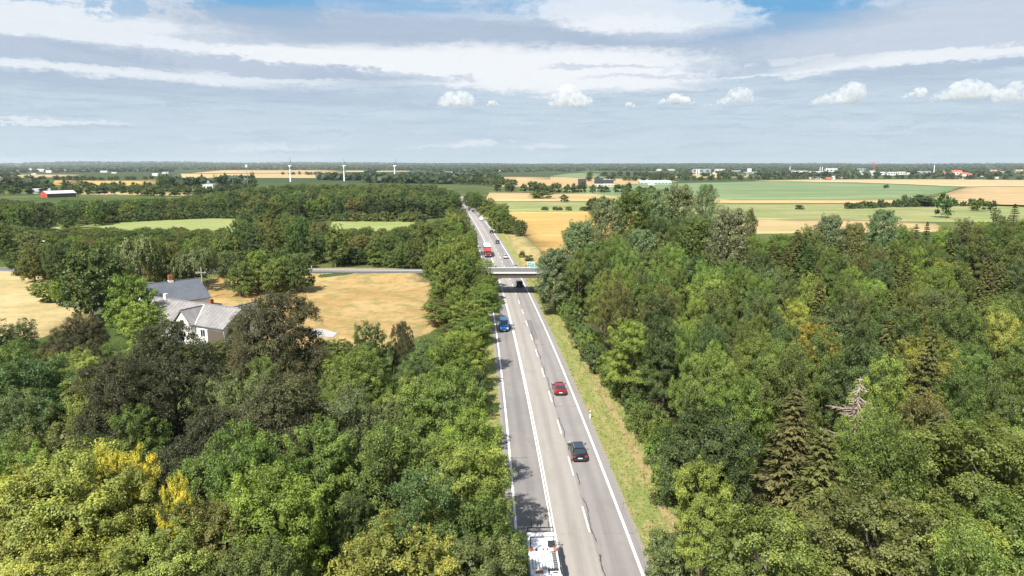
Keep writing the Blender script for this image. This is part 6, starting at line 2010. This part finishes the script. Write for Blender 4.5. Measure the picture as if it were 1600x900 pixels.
def crane():
    x, y = unproject(1365, 272)
    r = empty('tower_crane', (x, y, gz(x, y)), .25, 'red tower crane rising over the white apartment blocks', 'crane')
    CR = simple('crane_red', (.62, .07, .10), .5)
    H = 42
    mb = MB()
    for a, b in ((-1, -1), (1, -1), (1, 1), (-1, 1)): mb.tube((a, b, 0), (a, b, H), .28, n=4)
    for i in range(14):
        z = i * 3
        mb.tube((-1, -1, z), (1, -1, z + 3), .16, n=4); mb.tube((1, 1, z), (-1, 1, z + 3), .16, n=4); mb.tube((-1, 1, z), (-1, -1, z + 3), .16, n=4); mb.tube((1, -1, z), (1, 1, z + 3), .16, n=4)
    mb.build('tower', CR, r)
    MB().bevbox(1.2, 3.2, -1, 1, H - 2.6, H - .2, .2).build('cab', WHITE, r)
    j = MB()
    for q, z in ((-.7, H + .4), (.7, H + .4), (0, H + 1.8)): j.tube((-34, q, z), (14, q, z), .2, n=4)
    for i in range(16): j.tube((-34 + i * 3, 0, H + 1.8), (-32.5 + i * 3, .7, H + .4), .12, n=4); j.tube((-32.5 + i * 3, -.7, H + .4), (-31 + i * 3, 0, H + 1.8), .12, n=4)
    j.build('jib', CR, r)
    MB().tube((0, 0, H), (0, 0, H + 7), .35, .2, 4).build('mast_top', CR, r)
    MB().box(10, 14, -1, 1, H - 2, H + .3).build('counterweight', CONC, r)


crane()

CLEAR = []
for (bx, by, bw) in BUILT:
    p_ = project(bx, by, 0)
    CLEAR.append((p_[0], p_[1] - 1.5, p_[1] + 3.5, bw * FPX / p_[2]))
far_wood()

# ------------------------------------------------------------------ grass on the verges
def tufts():
    g = np.random.default_rng(91)
    n = 5000
    y = 38 + 190 * g.uniform(0, 1, n) ** 1.4
    s = np.where(g.uniform(0, 1, n) < .8, 8.0 + 6.0 * g.uniform(0, 1, n), -4.5 - 2.0 * g.uniform(0, 1, n))
    hd = road_head(y); Lh = np.sqrt(1 + hd * hd)
    x = road_x(y) + s / Lh; yy = y - s * hd / Lh
    z = ground(x, yy)
    P = np.stack([x, yy, z], -1)
    m = 3
    P = np.repeat(P, m, 0) + np.stack([g.normal(0, .18, n * m), g.normal(0, .18, n * m), np.zeros(n * m)], -1)
    a = g.uniform(0, 6.28, n * m); h = g.uniform(.06, .22, n * m); w = g.uniform(.04, .10, n * m)
    U = np.stack([np.cos(a), np.sin(a), np.zeros(n * m)], -1) * w[:, None]
    T = np.stack([g.normal(0, .12, n * m), g.normal(0, .12, n * m), h], -1)
    Q = np.stack([P - U, P + U, P + T + U * .3, P + T - U * .3], 1)
    me = quads_mesh('verge_tufts', Q, np.clip(g.uniform(.2, 1, n * m), 0, 1), LEAF)
    o = link('verge_grass_tufts', me); o.color = (.205, .22, .075, 1); tag(o, kind='stuff')


tufts()

# ------------------------------------------------------------------ fair-weather clouds low over the plain
def cloud_material(scale, dens):
    """water droplets: dense billows with ragged thin rims"""
    m = bpy.data.materials.new('cloud'); m.use_nodes = True
    t = NT(m.node_tree); t.n.clear()
    out = t.node('ShaderNodeOutputMaterial')
    g = t.node('ShaderNodeTexCoord').outputs['Object']
    nz = t.noise(g, scale, 7, .68, .4)
    v = t.node('ShaderNodeVolumePrincipled')
    v.inputs['Color'].default_value = (.97, .97, .975, 1)
    v.inputs['Anisotropy'].default_value = .3
    t.l.new(t.m('MULTIPLY', t.ss(nz, .41, .82), dens), v.inputs['Density'])
    t.l.new(v.outputs[0], out.inputs['Volume'])
    return m


CLOUD = cloud_material(.021, .05)
CLOUD_S = cloud_material(.045, .13)


def cumulus(px, py, wpx, hpx, seed, label, lobes=None):
    """heap of overlapping billows over a flat base"""
    a, e = px_dir(px, py)
    D = 7500.0
    dirv = Vector((math.sin(R_(a)) * math.cos(R_(e)), math.cos(R_(a)) * math.cos(R_(e)), math.sin(R_(e))))
    c = Vector((0, 0, CAM_H)) + dirv * D
    m = D * math.cos(math.atan2(abs(px - 800), FPX)) / FPX
    W_, H_ = wpx * m * .93, hpx * m * .88
    g = np.random.default_rng(seed)
    root_loc = (c.x, c.y, c.z - H_ / 2)
    bm = bmesh.new()
    n = int(8 + wpx * .28)
    for i in range(n):
        t = g.uniform(-1, 1)
        prof = 0.0
        for (lx, lw, lh) in (lobes or [(0, 1.0, 1.0)]):
            prof = max(prof, lh * math.sqrt(max(0, 1 - ((t - lx) / lw) ** 2)))
        if prof < .12: continue
        top = H_ * prof
        rr = min(H_ * .36, max(top * .42, H_ * .13)) * g.uniform(.7, 1.05)
        zc = g.uniform(rr * .55, max(rr * .6, top - rr * .8))
        yy = g.normal(0, .22) * W_ * .5
        M = Matrix.Translation((t * W_ * .5 * (1 - rr / W_), yy, zc)) @ Matrix.Diagonal((rr * 1.25, rr * 1.2, rr * .85, 1))
        bmesh.ops.create_icosphere(bm, subdivisions=3, radius=1.0, matrix=M)
    for v in bm.verts:
        p = v.co
        k = mnoise.fractal(p * (5.5 / H_) * .6 + Vector((seed, 0, 0)), 1.0, 2.0, 4)
        nrm = Vector((p.x * .4, p.y, p.z)).normalized()
        v.co = p + v.normal * (k * H_ * .13 + H_ * .04)
        if v.co.z < H_ * .08: v.co.z = H_ * .08 + (v.co.z - H_ * .08) * .55
    me = bpy.data.meshes.new('cloud'); bm.to_mesh(me); bm.free()
    me.polygons.foreach_set('use_smooth', [True] * len(me.polygons))
    me.materials.append(CLOUD if hpx > 22 else CLOUD_S)
    o = link('cumulus_cloud', me, None, root_loc, -R_(a))
    rm = o.modifiers.new('union', 'REMESH'); rm.mode = 'VOXEL'; rm.voxel_size = H_ / 22
    tag(o, label, 'cloud', 'small cumulus clouds over the plain')


for args in [(713, 153, 60, 29, 1, 'puffy white cloud above the wooded plain, first of the row'), (770, 161, 20, 10, 2, 'tiny wisp of cloud right of the first puffy cloud'),
             (890, 147, 74, 43, 3, 'peaked white cloud, tallest of the row', [(-.05, .35, 1.0), (-.3, .7, .55), (.45, .55, .62)]), (984, 163, 16, 10, 4, 'faint small cloud between the peaked one and the next'),
             (1057, 155, 56, 18, 5, 'flat small cloud right of the peaked cloud'), (1150, 150, 60, 27, 6, 'rounded cloud leaning right, in the middle of the row', [(.25, .7, 1.0), (-.4, .6, .5)]), (1105, 163, 15, 6, 7, 'tiny cloud shred left of the rounded cloud'),
             (1308, 144, 88, 38, 8, 'ragged cloud with a hooked top on its right side', [(.55, .4, 1.0), (.0, .8, .5), (-.5, .5, .28)]), (1430, 144, 34, 19, 9, 'small cloud left of the biggest one', [(.2, .7, 1), (-.4, .6, .5)]),
             (1508, 139, 92, 36, 10, 'broad low cloud, biggest of the row', [(.2, .8, 1.0), (-.5, .5, .55)]), (1582, 141, 46, 38, 11, 'bright cloud head cut by the right picture edge')]:
    cumulus(*args)
#@@LABELS@@
# ------------------------------------------------------------------ leave out hidden trees, then say which tree is which
def bound(root):
    me = root.data if root.data else root.children[0].data
    return me


def prune():
    """drop trees that nothing in the view shows: a coarse depth pass over ellipses that stand for the crowns"""
    W_, H_ = 800, 500
    owner = np.full((H_, W_), -1, int)
    yy, xx = np.mgrid[0:H_, 0:W_]
    items = []
    for i, t in enumerate(TREES):
        r = t[0]; sx, sz = r.scale.x, r.scale.z
        me = r.data if r.data else r.children[0].data
        bb = np.array([v[:] for v in (r.bound_box if r.data else r.children[0].bound_box)])
        lo, hi = bb.min(0), bb.max(0)
        zt = r.location.z + hi[2] * sz; zb = r.location.z + max(lo[2], 0) * sz
        rad = (hi[0] - lo[0]) / 2 * sx * .86
        zm = (zt + zb) / 2
        px, py, zc = project(r.location.x, r.location.y, zm)
        if zc < 4: items.append((1e9, i, 0, 0, 0, 0)); continue
        k = FPX / zc
        rv = math.hypot((zt - zb) / 2 * CP, rad * SP) * .94
        items.append((zc, i, px / 2, py / 2, rad * k / 2, rv * k / 2))
    items.sort()
    seen = np.zeros(len(TREES)); total = np.zeros(len(TREES))
    for zc, i, cx, cy, rx, ry in items:
        if rx <= 0: continue
        x0, x1 = int(max(0, cx - rx)), int(min(W_, cx + rx + 2)); y0, y1 = int(max(0, cy - ry)), int(min(H_, cy + ry + 2))
        if x1 <= x0 or y1 <= y0: continue
        m = ((xx[y0:y1, x0:x1] - cx) / max(rx, .7)) ** 2 + ((yy[y0:y1, x0:x1] - cy) / max(ry, .7)) ** 2 <= 1
        o = owner[y0:y1, x0:x1]
        free_ = m & (o < 0)
        inside = (yy[y0:y1, x0:x1] < 450)
        total[i] = m.sum(); seen[i] = (free_ & inside).sum()
        o[free_] = i
    drop = []
    for i, t in enumerate(TREES):
        if t[0].get('label'): continue
        if seen[i] < max(2, .03 * total[i]): drop.append(i)
    gone = set(drop)
    for i in drop:
        r = TREES[i][0]
        for c in list(r.children): bpy.data.objects.remove(c)
        bpy.data.objects.remove(r)
    keep = [t for i, t in enumerate(TREES) if i not in gone]
    sz = {t[0].name: seen[i] for i, t in enumerate(TREES) if i not in gone}
    return keep, sz


bpy.context.view_layer.update()
TREES, SEEN = prune()

NUM = ['no', 'one', 'two', 'three', 'four', 'five', 'six', 'seven', 'eight', 'nine', 'ten', 'eleven', 'twelve', 'thirteen', 'fourteen', 'fifteen', 'sixteen']


def num(v, half=True):
    v = round(v * 2) / 2
    w = int(v)
    if v == .5: return 'half-a'
    if v - w: return f'{NUM[min(w, 16)]}-and-a-half'
    return NUM[min(w, 16)]


marks = [(t[1], t[2], t[6]) for t in TREES if t[6]]
marks += [(906, 710, 'the black estate car'), (876, 608, 'the red hatchback'), (788, 506, 'the blue van'), (805, 424, 'the bridge'), (850, 870, 'the white truck'), (790, 400, 'the silver car'), (778, 378, 'the dark cars'),
          (330, 500, 'the farmhouse'), (270, 455, 'the metal-roofed barn'), (85, 303, 'the red barn'), (315, 440, 'the power pole'), (922, 645, 'the marker post'), (454, 268, 'the first turbine'), (538, 268, 'the middle turbine'), (617, 268, 'the last turbine'),
          (388, 275, 'the radio mast'), (936, 285, 'the dark offices'), (1025, 285, 'the mint-roofed hall'), (1365, 266, 'the red crane'), (1497, 270, 'the large red-roofed house'), (325, 292, 'the white shed'), (520, 417, 'the guardrail'), (5, 392, 'the twin street lamp'), (1300, 278, 'the red cottage')]
used = {}
KINDW = {'broadleaf tree': 'broadleaf tree'}
for (root, px, py, wpx, tone, kw, lm) in sorted(TREES, key=lambda t: (-t[2], t[1])):
    if root.get('label'):
        used[root['label']] = 1
        continue
    order = sorted(marks, key=lambda m: math.hypot(m[0] - px, (m[1] - py) * 1.3))
    done = None
    for unit_w in (max(8., wpx), max(6., wpx * .75), max(5., wpx * .5)):
        for (mx, my, mw) in order[:4]:
            ddx, ddy = (px - mx) / unit_w, (py - my) / unit_w
            if abs(ddx) > 16 or abs(ddy) > 16: continue
            a, b = round(abs(ddx) * 2) / 2, round(abs(ddy) * 2) / 2
            hx = f"{num(a)} {'right' if ddx > 0 else 'left'}" if a else ''
            hy = f"{num(b)} {'below' if ddy > 0 else 'above'}" if b else ''
            if hx and hy: wh = f'{hx} and {hy} {mw}' if 'below' in hy or 'above' in hy else ''
            elif hx: wh = f'{hx} of {mw}'
            elif hy: wh = f'{hy} {mw}'
            else: wh = f'touching {mw}'
            first, rest = (wh.split(' ', 1) + [''])[:2]
            if wh.startswith('touching'): lab = f'{tone} {kw} {wh}'
            else: lab = f"{tone} {kw}, {first} crown-width{'s' if first not in ('one', 'half-a') else ''} {rest}"
            if len(lab.replace(',', '').split()) > 16: continue
            if lab not in used:
                done = lab; break
        if done: break
    if done is None: done = lab
    used[done] = 1
    root['label'] = done
print('duplicate-free labels', len(used), 'of', len(TREES))
# ------------------------------------------------------------------ air
def build_haze():
    m = bpy.data.materials.new('air'); m.use_nodes = True
    t = NT(m.node_tree); t.n.clear()
    out = t.node('ShaderNodeOutputMaterial')
    v = t.node('ShaderNodeVolumePrincipled')
    v.inputs['Color'].default_value = (.84, .92, 1.0, 1)
    v.inputs['Density'].default_value = HAZE_D
    v.inputs['Anisotropy'].default_value = 0.25
    t.l.new(v.outputs[0], out.inputs['Volume'])
    mb = MB().box(-19000, 19000, -19000, 19000, -2.5, HAZE_TOP)
    o = mb.build('haze', m)
    tag(o, kind='stuff')


HAZE_D = 4.2e-5
HAZE_TOP = 190
build_haze()
print('objects', len(bpy.data.objects), 'trees', len(TREES))
tri = sum(sum(len(p.vertices) - 2 for p in me.polygons) for me in bpy.data.meshes)
print('triangles', tri)
from collections import Counter
print(Counter(t[5] for t in TREES))
